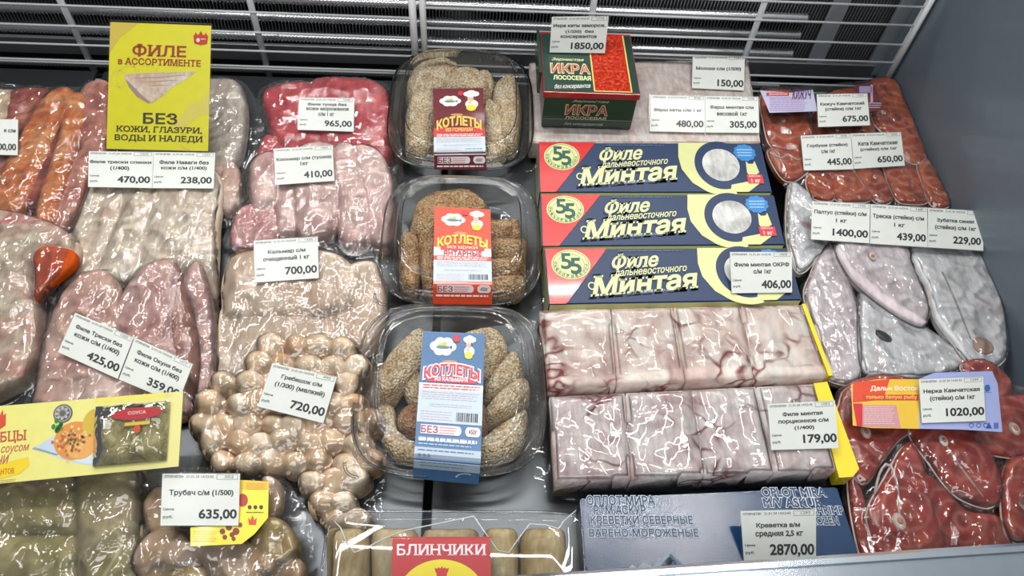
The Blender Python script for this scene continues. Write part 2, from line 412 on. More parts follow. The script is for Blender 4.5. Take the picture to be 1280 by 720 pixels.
class Art:
    def __init__(s, sheet): s.s = sheet; s.v = []; s.f = []; s.mi = []; s.m = []
    def slot(s, col, rough):
        m = col if isinstance(col, bpy.types.Material) else flat(col, rough, coat=0.0)
        if m not in s.m: s.m.append(m)
        return s.m.index(m)
    def add(s, uv, fs, col, k=1, rough=0.45):
        b = len(s.v); i = s.slot(col, rough)
        s.v += [s.s.f(u, v, k) for u, v in uv]; s.f += [tuple(b + j for j in f) for f in fs]; s.mi += [i] * len(fs); return s
    def poly(s, uv, col, k=1, rough=0.45): return s.add(uv, [tuple(range(len(uv)))], col, k, rough)
    def rect(s, u0, v0, u1, v1, col, k=1, rough=0.45, nv=1):
        uv, fs = [], []
        for i in range(nv + 1):
            v = v0 + (v1 - v0) * i / nv; uv += [(u0, v), (u1, v)]
            if i: fs.append((2 * i - 2, 2 * i - 1, 2 * i + 1, 2 * i))
        return s.add(uv, fs, col, k, rough)
    def ell(s, cu, cv, ru, rv, col, k=1, n=28, a0=0, a1=360, rough=0.45):
        return s.poly([(cu + ru * math.cos(math.radians(a0 + (a1 - a0) * i / n)), cv + rv * math.sin(math.radians(a0 + (a1 - a0) * i / n))) for i in range(n if a1 - a0 == 360 else n + 1)], col, k, rough)
    def ring(s, cu, cv, ru, rv, t, col, k=1, n=40, a0=0, a1=360):
        uv, fs = [], []
        for i in range(n + 1):
            a = math.radians(a0 + (a1 - a0) * i / n)
            uv += [(cu + ru * math.cos(a), cv + rv * math.sin(a)), (cu + ru * (1 - t) * math.cos(a), cv + rv * (1 - t) * math.sin(a))]
            if i: fs.append((2 * i - 2, 2 * i, 2 * i + 1, 2 * i - 1))
        return s.add(uv, fs, col, k)
    def text(s, t, u0, v0, u1, v1, col, k=2, bold=0.0, shear=0.0, warp=None, rough=0.5, serif=False):
        vs, fs = textmesh(t, bold, shear, serif)
        uv = [(u0 + a * (u1 - u0), v0 + b * (v1 - v0)) for a, b in vs]
        if warp: uv = [warp(u, v) for u, v in uv]
        return s.add(uv, fs, col, k, rough)
    def lines(s, u0, v0, u1, v1, n, col, k=2, fill=0.35, rnd=1):
        rg = random.Random(rnd)
        for i in range(n):
            v = v0 + (v1 - v0) * (i + 0.3) / n; h = (v1 - v0) / n * fill; u = u0
            e = u1 - rg.random() * 0.12 * (u1 - u0)
            while u < e:
                w = (0.04 + rg.random() * 0.1) * (u1 - u0); s.rect(u, v, min(e, u + w), v + h, col, k); u += w + 0.018 * (u1 - u0)
        return s
    def build(s, name, parent): return pydata(name, s.v, s.f, s.m, parent, None, False, s.mi)
def quad_uv(q, px, py):
    """sheet coordinates of a photo pixel on the quad q"""
    n = (q[1] - q[0]).cross(q[3] - q[0]).normalized(); d = ray(px, py); p = CAM + d * ((q[0] - CAM).dot(n) / d.dot(n)); u = v = .5
    for _ in range(12):
        e = p - (q[0].lerp(q[1], u)).lerp(q[3].lerp(q[2], u), v)
        a = (q[1] - q[0]).lerp(q[2] - q[3], v); b = (q[3] - q[0]).lerp(q[2] - q[1], u)
        A = np.array([[a.dot(a), a.dot(b)], [a.dot(b), b.dot(b)]]); du, dv = np.linalg.solve(A, [e.dot(a), e.dot(b)]); u += du; v += dv
    return (u, v)
def slabsheet(q, th, name, mt, parent, extra=0.0):
    """thin solid card from four corners"""
    n = (q[1] - q[0]).cross(q[0] - q[3]).normalized()
    if n.z < 0: n = -n
    c = (q[0] + q[1] + q[2] + q[3]) / 4; qq = [c + (p - c) * (1 + extra) for p in q]
    vs = qq + [p - n * th for p in qq]
    return pydata(name, vs, [(3, 2, 1, 0), (4, 5, 6, 7), (0, 1, 5, 4), (1, 2, 6, 5), (2, 3, 7, 6), (3, 0, 4, 7)], [mt], parent, None, False)

# ------------------------------------------------------------------ price tags
def price_tag(c, z0, name_lines, price, code, label, tilt=22, name='price_tag', sizes=None, header=True, cropx=None, group=None):
    q = plane_quad(c, z0, tilt)
    root = empty(name, (q[2] + q[3]) / 2, label, 'price tag', group)
    slabsheet(q, 0.0007, 'paper', M_PAPER, root)
    sh = quad_sheet(q)
    if name_lines:
        a = Art(sh)
        for t, u0, u1, v0, v1 in name_lines: a.text(t, u0, v0, u1, v1, INK, 1, 0.034)
        a.build('product_name', root)
    a = Art(sh)
    pu0 = price[1]; a.text(price[0], pu0, price[3] if len(price) > 3 else 0.695, price[2], price[4] if len(price) > 4 else 0.895, INK, 1, 0.032); a.build('price_figures', root)
    if header:
        a = Art(sh)
        if code[1]:
            a.text('отпечатан', 0.03, 0.035, 0.27, 0.085, (0.05, 0.05, 0.06), 1, .008); a.text('21.01.24 14:52:42', 0.31, 0.035, 0.66, 0.085, (0.05, 0.05, 0.06), 1, .008)
            for r in ((0.70, 0.012, 0.975, 0.02), (0.70, 0.11, 0.975, 0.118), (0.70, 0.012, 0.706, 0.118), (0.969, 0.012, 0.975, 0.118)): a.rect(*r, (0.2, 0.2, 0.2), 1)
            a.text(code[0], 0.80, 0.035, 0.92, 0.09, (0.1, 0.1, 0.1), 1)
        a.build('printed_header', root) if a.v else None
        a = Art(sh); a.text('Цена', 0.03, 0.665, 0.165, 0.72, (0.04, 0.04, 0.05), 1, 0.02); a.text('руб.', 0.03, 0.81, 0.155, 0.875, (0.04, 0.04, 0.05), 1, 0.02); a.build('price_caption', root)
    # clear pocket, a little larger than the paper, with a folded lower lip
    n = (q[1] - q[0]).cross(q[0] - q[3]).normalized(); n = n if n.z > 0 else -n
    cc = (q[0] + q[1] + q[2] + q[3]) / 4; e = [cc + (p - cc) * 1.05 for p in q]; up = [p + n * 0.0009 for p in e]; dn = [p - n * 0.0011 for p in e]
    pydata('plastic_pocket', up + dn, [(3, 2, 1, 0), (3, 2, 6, 7), (4, 5, 6, 7)], [M_SLEEVE], root, None, False)
    return root

# ================================================================== the cabinet
GY = 0.835                                     # wire grate plane
CREAM = (0.85, 0.86, 0.87)
m_white = flat((0.92, 0.93, 0.94), 0.35, coat=0.3, name='white_enamel')
m_grey = flat((0.66, 0.69, 0.72), 0.4, name='grey_enamel')
m_steel = flat((0.10, 0.11, 0.12), 0.35, metal=0.9, name='galvanised_steel')
m_black = flat((0.010, 0.011, 0.013), 0.6, name='black_shell')
m_fin = flat((0.055, 0.06, 0.065), 0.5, metal=0.3, name='coil_fin')
m_wall = flat((0.150, 0.190, 0.232), 0.42, coat=0.25, name='blue_grey_panel')
m_rim = flat((0.50, 0.56, 0.62), 0.22, metal=0.85, name='brushed_steel')
def sbox(name, lo, hi, m, kind=True, parent=None, bevel=0.0, rot=None):
    bm = bmesh.new(); bmbox(bm, lo, hi, bevel); c = (Vector(lo) + Vector(hi)) / 2
    o = frombm(name, bm, [m], parent, c)
    if kind: o['kind'] = 'structure'
    return o
floor = sbox('floor', (-1.0, 0.10, -0.075), (0.62, 1.25, -0.065), m_black)
# perforated metal deck panels under the goods, a dark slot between them
sl0, sl1 = P(530, 618, -.003).x, P(540, 618, -.003).x
for i, (x0, x1) in enumerate(((-0.98, -0.50), (-0.49, sl0), (sl1, 0.29))):
    sbox('deck_panel', (x0, 0.16, -0.008), (x1, GY - 0.02, -0.003), m_steel, True, floor, 0.001)
sbox('wall_back', (-1.0, 1.16, -0.065), (0.62, 1.17, 0.31), m_black)
sbox('wall_front', (-1.0, 0.13, -0.065), (0.7, 0.15, 0.045), m_rim)
# right wall through the two photo points of its foot
w0, w1 = P(1105, 105, 0.0), P(1262, 440, 0.0)
xw = (w0.x + w1.x) / 2
wall = sbox('wall_right', (xw + 0.002, 0.10, -0.065), (xw + 0.03, 1.17, 0.75), m_wall, bevel=0.004)
# front rim of the cabinet: a low steel bar crossing the lower right corner
def rim_pt(px, py, z): return P(px, py, z)
ra, rb = P(690, 721, 0.135), P(1280, 683, 0.135); d = (rb - ra).normalized(); ra2 = ra - d * 0.5; rb2 = ra + d * (xw - ra.x) / d.x
nrm = Vector((-d.y, d.x, 0)).normalized()
prof = [(0.0, 0.0), (0.001, 0.006), (-0.002, 0.010), (-0.006, 0.011), (-0.0065, 0.0085), (-0.05, 0.0085), (-0.05, -0.10), (0.0, -0.10)]
vs, fs = [], []
for e in (ra2, rb2):
    for a, h in prof: vs.append(e + nrm * a + Vector((0, 0, h)))
n = len(prof); fs = [(i, (i + 1) % n, n + (i + 1) % n, n + i) for i in range(n)] + [tuple(range(n))[::-1], tuple(range(n, 2 * n))]
rim = pydata('trim_1', vs, fs, [m_rim], None, ra, False); rim['kind'] = 'structure'

# evaporator coil behind the grate
ev = empty('evaporator_coil', (0, 1.0, 0.0), 'dark finned evaporator coil running behind the white wire grates', 'cooling coil')
vs, fs = [], []
for i in range(300):
    x = -0.78 + i * 0.0045; b = len(vs); dx = 0.012
    for (X, Y, Z) in ((x, 0.885, -0.01), (x, 0.99, -0.01), (x + dx, 0.99, 0.30), (x + dx, 0.885, 0.30)): vs.append((X, Y, Z))
    for (X, Y, Z) in ((x, 0.885, -0.01), (x, 0.99, -0.01), (x + dx, 0.99, 0.30), (x + dx, 0.885, 0.30)): vs.append((X + 0.0012, Y, Z))
    fs += [(b, b + 1, b + 2, b + 3), (b + 7, b + 6, b + 5, b + 4), (b, b + 3, b + 7, b + 4), (b + 3, b + 2, b + 6, b + 7)]
fo = pydata('cooling_fins', vs, fs, [flat((0.34, 0.36, 0.38), 0.4, metal=0.5, name='fin_metal')], ev, None, False); fo['kind'] = 'stuff'
fo['label'] = 'closely set thin slanting metal fins'
for k, (py, rr) in enumerate(((54, 0.0085), (30, 0.0075), (8, 0.0075), (95, 0.007))):
    z = PY(600, py, 0.875).z; pts, rad = [], []
    x0, x1 = -0.78, 0.44
    nn_ = 250
    for i in range(nn_ * 2 + 1):
        pts.append(Vector((x0 + (x1 - x0) * i / (nn_ * 2), 0.875, z))); rad.append(rr * (1.0 if i % 2 else 0.72))
    v, f = tube(pts, rad, 6); pydata('corrugated_pipe', v, f, [flat((0.60, 0.62, 0.64), 0.22, metal=0.8, name='pipe')], ev, None, True)
zt = PY(600, 86, 0.86).z; zt2 = PY(600, 67, 0.86).z
sbox('drip_rail', (-0.85, 0.862, zt), (xw - 0.01, 0.868, zt2), flat((0.20, 0.21, 0.22), 0.35, metal=0.6, name='rail_grey'), False, ev, 0.001)
for px, py0, w in ((1040, 0, 0.022), (1125, 0, 0.028)):
    p = PY(px, 20, 0.90); 
    sbox('end_plate', (p.x - w, 0.868, -0.01), (p.x, 0.874, 0.30), flat((0.42, 0.46, 0.50), 0.4, metal=0.3, name='end_plate_grey'), False, ev, 0.001)

# wire grates
def grate(x0, x1, verts_px, label, postL, postR, dz):
    r = empty('wire_grate', ((x0 + x1) / 2, GY, 0), label, 'wire grate', 'white wire grates at the back of the freezer')
    zs = [PY(400 if x1 < 0 else 800, y + dz, GY).z for y in (-32, -8, 16, 41, 64, 86, 106)] + [-0.0]
    top = zs[0]
    for z in zs:
        v, f = tube([Vector((x0, GY - 0.004, z)), Vector((x1, GY - 0.004, z))], 0.0015, 8)
        pydata('horizontal_bar', v, f, [m_white], r)
    for px, py in verts_px:
        x = PY(px, py, GY).x
        v, f = tube([Vector((x, GY, -0.02)), Vector((x, GY, top))], 0.0042, 8); pydata('vertical_bar', v, f, [m_grey], r)
    for x, rad in ((postL, 0.0042), (postR, 0.0048)):
        if x is None: continue
        v, f = tube([Vector((x, GY - 0.003, -0.02)), Vector((x, GY - 0.003, top))], rad, 10); pydata('end_post', v, f, [m_white], r)
    return r
gx0 = PY(515, 0, GY).x; gx1 = PY(528, 0, GY).x; gxe = PY(1160, 3, GY).x
grate(-0.80, gx0, [(75, 0), (312, 0)], 'left white wire grate panel behind the salmon and tuna bags', None, gx0, 0)
grate(gx1, gxe, [(743, 0), (955, 5)], 'right white wire grate panel behind the caviar box', gx1, gxe, 1)

# ================================================================== left columns: vacuum bags of fish
def bag(name, label, cat, bed, flm, pieces, mt=M_FILM, group=None, **kw):
    lp = smooth_loop(flm, 40); c = sum((bed.at(x, y) for x, y in lp), Vector()) / 40
    root = empty(name, c, label, cat, group); ob = []
    for i, pc in enumerate(pieces):
        d = dict(pc); ol = d.pop('o'); ex = d.pop('ex', 1.10); mx_ = sum(p[0] for p in ol) / len(ol); my_ = sum(p[1] for p in ol) / len(ol)
        ol = [(mx_ + (x - mx_) * ex, my_ + (y - my_) * ex) for x, y in ol]; d['H'] *= d.pop('hs', 0.50); d.setdefault('p', 4.2); d.setdefault('amp', .09); d.setdefault('freq', 60); nm = d.pop('name', 'fillet'); lb = d.pop('label', None); sub = d.pop('sub', None)
        o = pillow(ol, bed, d.pop('H'), nm, d.pop('m'), root, seed=i + 3, **d)
        if lb: o['label'] = lb
        if sub: sub(o)
        ob.append(o)
    film(flm, bed, ob, root, mt, **kw)
    return root, ob
m_orange = meat('orange_salmon_flesh', [(0.36, 0.085, 0.045), (0.56, 0.20, 0.09), (0.66, 0.34, 0.18)], 30, rings=(18, (0.7, 0.45, 0.3), 0.22, 6), stretch=(1, 1, 1))
m_red = meat('dark_red_flesh', [(0.13, 0.03, 0.025), (0.30, 0.085, 0.07), (0.46, 0.19, 0.14)], 28)
m_pinkred = meat('pink_red_flesh', [(0.33, 0.12, 0.10), (0.48, 0.22, 0.175), (0.58, 0.35, 0.28)], 26)
m_skin = meat('pale_skin_flesh', [(0.50, 0.40, 0.30), (0.62, 0.50, 0.36), (0.66, 0.50, 0.46)], 24)
bed = Bed(290, 0.006, 105, 0.022)
bag('salmon_belly_bag', 'clear vacuum bag of orange and red salmon belly strips at the left back corner', 'fish pack', bed,
    [(-60, 108), (10, 104), (70, 108), (135, 108), (150, 140), (146, 190), (125, 235), (100, 290), (60, 300), (0, 282), (-60, 278)], [
    dict(o=[(-40, 115), (5, 115), (18, 118), (14, 150), (-5, 160), (-40, 160)], H=.016, m=m_skin, name='belly_strip', label='pale yellowish strip'),
    dict(o=[(15, 118), (40, 114), (62, 118), (52, 148), (35, 165), (0, 178), (8, 150)], H=.017, m=m_red, name='belly_strip', label='dark red strip'),
    dict(o=[(-40, 190), (0, 185), (22, 190), (14, 230), (-6, 262), (-40, 265)], H=.018, m=m_pinkred, name='belly_strip'),
    dict(o=[(64, 122), (88, 120), (82, 150), (62, 190), (48, 225), (28, 262), (-4, 258), (-6, 235), (12, 200), (38, 155)], H=.026, m=m_orange, name='belly_strip', label='wide orange strip'),
    dict(o=[(70, 170), (80, 160), (78, 190), (62, 230), (48, 252), (34, 258), (44, 235), (56, 205)], H=.020, m=m_red, name='belly_strip'),
    dict(o=[(86, 128), (105, 128), (104, 160), (92, 200), (80, 240), (66, 282), (48, 270), (56, 235), (66, 205), (78, 165)], H=.028, m=m_orange, name='belly_strip', label='narrow bright orange strip'),
    dict(o=[(104, 116), (136, 110), (136, 170), (130, 192), (106, 188), (102, 160)], H=.022, m=m_pinkred, name='belly_strip'),
    dict(o=[(98, 196), (122, 188), (116, 220), (104, 250), (84, 282), (70, 280), (82, 240)], H=.020, m=m_pinkred, name='belly_strip'),
    ], M_FILM2, crease=0.002)
m_white1 = meat('white_fillet_flesh', [(0.60, 0.48, 0.38), (0.76, 0.67, 0.56), (0.82, 0.76, 0.66)], 22, rings=(9, (0.62, 0.46, 0.38), 0.30, 9))
m_pale = meat('grey_white_fillet_flesh', [(0.52, 0.44, 0.38), (0.63, 0.57, 0.50), (0.68, 0.62, 0.55)], 26)
m_pinkish = meat('pink_fillet_flesh', [(0.54, 0.32, 0.28), (0.66, 0.46, 0.39), (0.70, 0.55, 0.48)], 20, rings=(8, (0.56, 0.33, 0.28), 0.35, 10))
m_perch = meat('perch_fillet_flesh', [(0.45, 0.24, 0.23), (0.62, 0.42, 0.38), (0.70, 0.54, 0.50)], 26, rings=(10, (0.45, 0.2, 0.2), 0.3, 10))
bed = Bed(275, 0.004, 105, 0.02)
bag('pale_fillet_bag', 'vacuum bag of a grey white navaga fillet behind the yellow card', 'fish pack', bed,
    [(255, 108), (300, 101), (318, 118), (330, 145), (322, 190), (305, 235), (304, 268), (262, 272)], [
    dict(o=[(250, 112), (292, 106), (306, 128), (306, 165), (296, 200), (262, 205), (250, 160)], H=.026, m=m_pale),
    dict(o=[(268, 212), (290, 206), (302, 225), (300, 255), (286, 266), (268, 258), (262, 235)], H=.024, m=m_pinkish)], M_FILM2)
bed = Bed(385, 0.004, 225, 0.016)
bag('white_fillet_bag', 'vacuum bag of long white cod fillets below the yellow card sign', 'fish pack', bed,
    [(112, 222), (190, 218), (272, 224), (272, 290), (275, 340), (278, 385), (70, 385), (85, 320), (98, 270)], [
    dict(o=[(122, 228), (152, 226), (160, 250), (140, 300), (122, 350), (88, 360), (82, 330), (100, 275)], H=.026, m=m_white1),
    dict(o=[(156, 228), (206, 228), (205, 262), (186, 300), (172, 345), (124, 352), (142, 300), (158, 262)], H=.030, m=m_white1),
    dict(o=[(206, 226), (270, 226), (270, 290), (268, 340), (266, 372), (200, 372), (176, 345), (190, 295)], H=.034, m=m_white1)], crease=0.002)
bed = Bed(520, 0.004, 325, 0.028)
bag('pink_fillet_bag', 'wrinkled vacuum bag of pinkish cod and perch fillets under the tilted tags', 'fish pack', bed,
    [(78, 345), (130, 335), (200, 322), (256, 318), (268, 360), (274, 420), (270, 470), (262, 520), (44, 520), (48, 470), (55, 410)], [
    dict(o=[(105, 352), (130, 346), (146, 362), (150, 400), (152, 460), (150, 515), (52, 515), (50, 480), (62, 418), (80, 375)], H=.032, m=m_pinkish),
    dict(o=[(150, 395), (172, 350), (200, 334), (220, 336), (222, 362), (214, 410), (226, 470), (232, 512), (155, 512), (152, 460)], H=.030, m=m_perch),
    dict(o=[(216, 345), (232, 352), (248, 400), (252, 450), (244, 490), (226, 475), (216, 415)], H=.020, m=meat('dark_brown_flesh', [(0.20, 0.09, 0.07), (0.38, 0.20, 0.16), (0.5, 0.3, 0.25)], 30), label='dark strip of flesh'),
    dict(o=[(236, 345), (250, 335), (262, 370), (268, 430), (264, 500), (246, 505), (252, 450), (244, 395), (232, 365)], H=.030, m=m_perch)], M_FILM2, crease=0.0022, fr=46)
m_carc = meat('fish_skin_pink', [(0.50, 0.30, 0.27), (0.58, 0.47, 0.38), (0.62, 0.56, 0.44)], 18, vein=(0.5, 0.12, 0.1), vs=16, vw=.10)
m_rust = meat('rusty_orange_flesh', [(0.42, 0.085, 0.03), (0.48, 0.11, 0.04)], 30, wr=0.1)
bed = Bed(510, 0.004, 265, 0.022)
bag('fish_carcass_bag', 'vacuum bag of a pinkish fish piece with an orange patch at the left edge', 'fish pack', bed,
    [(-60, 262), (5, 264), (65, 278), (100, 300), (94, 335), (76, 375), (72, 430), (58, 480), (38, 515), (-60, 520)], [
    dict(o=[(-60, 266), (0, 268), (60, 282), (94, 306), (90, 330), (62, 345), (44, 350), (20, 350), (-60, 350)], H=.040, m=m_carc, name='flank'),
    dict(o=[(-60, 330), (10, 335), (44, 352), (50, 385), (50, 430), (40, 460), (22, 478), (-60, 495)], H=.038, m=m_carc, name='flank'),
    dict(o=[(44, 322), (60, 312), (92, 318), (90, 334), (72, 350), (58, 366), (46, 372), (46, 345)], H=.020, m=m_rust, name='orange_patch', label='rusty orange patch of flesh', lift=.0145)], M_FILM2, crease=0.0022)
m_tuna = meat('tuna_flesh', [(0.38, 0.065, 0.075), (0.52, 0.115, 0.125), (0.62, 0.22, 0.22)], 26, fine=140)
bed = Bed(240, 0.004, 100, 0.022)
bag('tuna_bag', 'vacuum bag of deep crimson tuna fillet chunks below the back grate', 'fish pack', bed,
    [(322, 118), (345, 99), (400, 104), (440, 97), (482, 104), (490, 135), (492, 235), (318, 240), (312, 210), (320, 160)], [
    dict(o=[(332, 120), (350, 112), (388, 110), (398, 140), (398, 185), (368, 192), (344, 172), (334, 145)], H=.028, m=m_tuna, name='tuna_chunk'),
    dict(o=[(394, 108), (440, 104), (478, 114), (486, 150), (484, 200), (450, 205), (410, 190), (396, 150)], H=.032, m=m_tuna, name='tuna_chunk'),
    dict(o=[(334, 172), (360, 190), (352, 205), (330, 215), (316, 222), (322, 195)], H=.020, m=m_tuna, name='tuna_chunk')], M_FILM2)
m_squid = meat('raw_squid', [(0.62, 0.34, 0.33), (0.72, 0.52, 0.48), (0.76, 0.63, 0.57)], 14, fine=120)
bed = Bed(312, 0.004, 188, 0.030)
bag('squid_tube_bag', 'vacuum bag of pinkish whole squid tubes under the 410,00 tag', 'squid pack', bed,
    [(306, 202), (330, 188), (400, 182), (465, 186), (490, 210), (500, 262), (496, 312), (292, 312), (290, 270)], [
    dict(o=[(314, 212), (336, 195), (348, 205), (350, 240), (340, 262), (318, 258)], H=.024, m=m_squid, name='squid_tube'),
    dict(o=[(346, 205), (368, 200), (372, 250), (371, 288), (350, 290), (346, 250)], H=.024, m=m_squid, name='squid_tube'),
    dict(o=[(372, 195), (416, 190), (424, 240), (418, 285), (400, 298), (376, 294), (370, 250)], H=.030, m=m_squid, name='squid_tube'),
    dict(o=[(420, 194), (442, 190), (455, 230), (464, 285), (450, 308), (426, 300), (424, 250)], H=.030, m=m_squid, name='squid_tube'),
    dict(o=[(444, 192), (474, 196), (490, 230), (492, 285), (482, 308), (464, 298), (456, 240)], H=.028, m=m_squid, name='squid_tube'),
    dict(o=[(298, 268), (322, 258), (346, 268), (346, 300), (322, 312), (292, 306)], H=.020, m=meat('pink_squid_fin', [(0.55, 0.17, 0.18), (0.68, 0.42, 0.40)], 24), name='squid_fin', label='deeper pink fin')], M_FILM2, crease=0.002)
m_clean = meat('cleaned_squid', [(0.66, 0.50, 0.39), (0.71, 0.58, 0.47), (0.74, 0.63, 0.52)], 12, fine=120)
bed = Bed(520, 0.002, 300, 0.028)
bag('cleaned_squid_bag', 'vacuum bag of smooth cream cleaned squid under the 700,00 tag', 'squid pack', bed,
    [(288, 318), (300, 304), (400, 300), (470, 308), (486, 340), (488, 400), (478, 450), (465, 520), (270, 520), (276, 440), (280, 370)], [
    dict(o=[(424, 345), (462, 332), (480, 360), (476, 410), (458, 440), (436, 430), (404, 398), (430, 375)], H=.018, m=m_clean, name='squid_piece'),
    dict(o=[(300, 392), (396, 392), (402, 430), (400, 475), (392, 500), (290, 500), (286, 470), (296, 430)], H=.020, m=m_clean, name='squid_piece', p=4),
    dict(o=[(402, 402), (420, 405), (450, 440), (466, 470), (462, 505), (400, 505), (404, 450)], H=.018, m=m_clean, name='squid_piece'),
    dict(o=[(276, 395), (292, 400), (292, 440), (284, 480), (272, 470)], H=.016, m=m_clean, name='squid_piece'),
    dict(o=[(286, 345), (300, 322), (350, 314), (408, 318), (434, 334), (447, 358), (438, 380), (410, 394), (350, 398), (292, 398), (284, 375)], H=.030, m=m_clean, name='squid_mantle', p=3.2, label='large flattened tongue-shaped mantle')], crease=0.0014)
# scallops
m_scal = [meat('scallop_flesh_%s' % c, cols, 16, fine=160) for c, cols in (('cream', [(0.74, 0.54, 0.37), (0.82, 0.66, 0.49), (0.85, 0.73, 0.58)]), ('peach', [(0.72, 0.47, 0.30), (0.80, 0.60, 0.42), (0.83, 0.68, 0.52)]))]
bed = Bed(660, 0.002, 430, 0.030)
poly = [(250, 515), (262, 492), (290, 470), (315, 440), (345, 430), (440, 438), (462, 470), (474, 520), (470, 590), (458, 650), (420, 668), (392, 640), (385, 605), (330, 592), (258, 590)]
rg = random.Random(11); pts = []
for row in range(11):
    for col in range(10):      # loosely packed rows
        p = (252 + col * 30 + (row % 2) * 15 + rg.uniform(-4, 4), 436 + row * 24 + rg.uniform(-3.5, 3.5))
        if inside(poly, *p): pts.append(p)
pcs = []
for i, (x, y) in enumerate(pts):
    r = rg.uniform(16, 20); k = rg.uniform(0, 6); sq = rg.uniform(.82, 1)
    pcs.append(dict(o=[(x + r * math.cos(a) * (1 + .07 * math.sin(3 * a + k)), y + sq * r * .93 * math.sin(a) * (1 + .06 * math.cos(2 * a + k))) for a in [j * math.pi / 4 for j in range(8)]],
                    H=rg.uniform(.024, .030), m=m_scal[i % 2], name='scallop', n=28, rings=9, p=3.6, amp=.08, ex=1.08, hs=.72, core=0.0))
bag('scallop_bag', 'vacuum bag packed with round cream peach scallops under the 720,00 tag', 'scallop pack', bed,
    [(244, 520), (258, 480), (290, 440), (320, 425), (450, 428), (470, 460), (484, 530), (480, 600), (468, 665), (410, 680), (380, 630), (250, 605)], pcs, blur=2, crease=0.0010)
# cabbage rolls in their bag, with the yellow sleeve card
m_roll = meat('cabbage_roll', [(0.24, 0.22, 0.10), (0.36, 0.32, 0.18), (0.42, 0.34, 0.24)], 16, vein=(0.55, 0.5, 0.3), vs=14, vw=.06, fine=100)
bed = Bed(770, -0.002, 585, 0.006)
def rr(x0, y0, x1, y1, c=8): return [(x0 + c, y0), ((x0 + x1) / 2, y0), (x1 - c, y0), (x1, y0 + c), (x1, (y0 + y1) / 2), (x1, y1 - c), (x1 - c, y1), ((x0 + x1) / 2, y1), (x0 + c, y1), (x0, y1 - c), (x0, (y0 + y1) / 2), (x0, y0 + c)]
cr, _ = bag('cabbage_roll_pack', 'clear bag of greenish cabbage rolls under a yellow card sleeve', 'cabbage roll pack', bed,
    [(-70, 585), (100, 578), (180, 580), (184, 640), (176, 720), (168, 780), (-70, 780)], [
    dict(o=rr(-60, 600, 98, 668), H=.034, m=m_roll, name='cabbage_roll', p=3),
    dict(o=rr(-60, 670, 97, 760), H=.034, m=m_roll, name='cabbage_roll', p=3),
    dict(o=rr(99, 588, 176, 770, 14), H=.042, m=m_roll, name='cabbage_roll', p=3)], M_FILM2, crease=0.0016)
q = plane_quad([(-110, 516.5), (229, 489), (223, 583), (-110, 615)], 0.053, 16)
slabsheet(q, 0.0012, 'sleeve_card', flat((0.72, 0.68, 0.10), 0.45, coat=0.2, name='yellow_card'), cr)
m_bord = (0.42, 0.38, 0.22)
a = Art(quad_sheet(q)); U = lambda px: (px + 110) / 337.0
for i in range(10): a.rect(U(-110) + i * 0.1, 0, U(-110) + i * 0.1 + 0.1, 1, (0.74, 0.70, 0.16 + 0.012 * i), 0.5)
# plate: pale blue triangle with curved front
pl = [(U(38), .60), (U(95), .30), (U(140), .20), (U(150), .86)] + [(U(140 - i * 11), .90 - .004 * i * i + (0 if i else 0)) for i in range(10)]
a.poly(pl, (0.50, 0.60, 0.68), 1)
a.poly([(U(120), .25), (U(150), .18), (U(150), .84), (U(110), .86), (U(70), .72), (U(100), .40)], (0.62, 0.70, 0.76), 1.5)
rg = random.Random(2)
a.ell(U(92), .54, .078, .25, (0.66, 0.27, 0.06), 2); a.ell(U(118), .34, .05, .20, (0.60, 0.42, 0.05), 2.3); a.ell(U(100), .62, .055, .17, (0.74, 0.36, 0.10), 2.5)
for i in range(90): a.ell(U(90 + rg.gauss(0, 9)), .55 + rg.gauss(0, .09), .006, .022, rg.choice([(0.5, 0.13, 0.04), (0.75, 0.45, 0.12), (0.72, 0.55, 0.22), (0.42, 0.16, 0.05)]), 3, n=7)
for i in range(9): a.ell(U(70 + rg.gauss(0, 3)), .36 + rg.gauss(0, .05), .008, .035, (0.04, 0.22, 0.05), 3.5, n=9)
a.build('printed_dish', cr)
a = Art(quad_sheet(q)); cx = U(76)
for k, (s, c) in enumerate(((1, (0.09, 0.08, 0.08)), (.88, (0.32, 0.31, 0.31)), (.72, (0.10, 0.09, 0.09)), (.55, (0.28, 0.27, 0.27)), (.3, (0.12, .11, .11)))): a.ell(cx, .17, .036 * s, .125 * s, c, 2 + k)
for i in range(8): a.ell(cx + .02 * math.cos(i * .785), .17 + .07 * math.sin(i * .785), .006, .02, (0.45, .44, .42), 8, n=8)
a.build('printed_spoon_bowl', cr)
a = Art(quad_sheet(q))
a.text('БЦЫ', U(-1), .345, U(31), .50, (0.50, 0.10, 0.05), 2, .02, serif=True); a.text('соусом', U(0), .535, U(35), .64, (0.50, 0.12, 0.06), 2, .01, .3); a.text('ЧИ', U(-4), .65, U(10), .76, (0.5, 0.12, 0.06), 2, .02, .3)
a.poly([(U(-20), .80), (U(20), .72), (U(34), .70), (U(36), .80), (U(24), .90), (U(-20), .98)], (0.80, 0.58, 0.02), 2)
a.text('АНТОВ', U(-4), .82, U(17), .89, (0.50, 0.15, 0.02), 3, .02)
a.lines(U(-8), .99 - .035, U(20), .995, 2, (0.45, 0.25, 0.1), 3)
a.poly([(U(-12), .05), (U(-12), .26), (U(-4), .32), (U(5), .26), (U(5), .10), (U(2), .13), (U(1), .05), (U(-2), .12)], (0.62, 0.07, 0.03), 2)
a.build('lettering', cr)
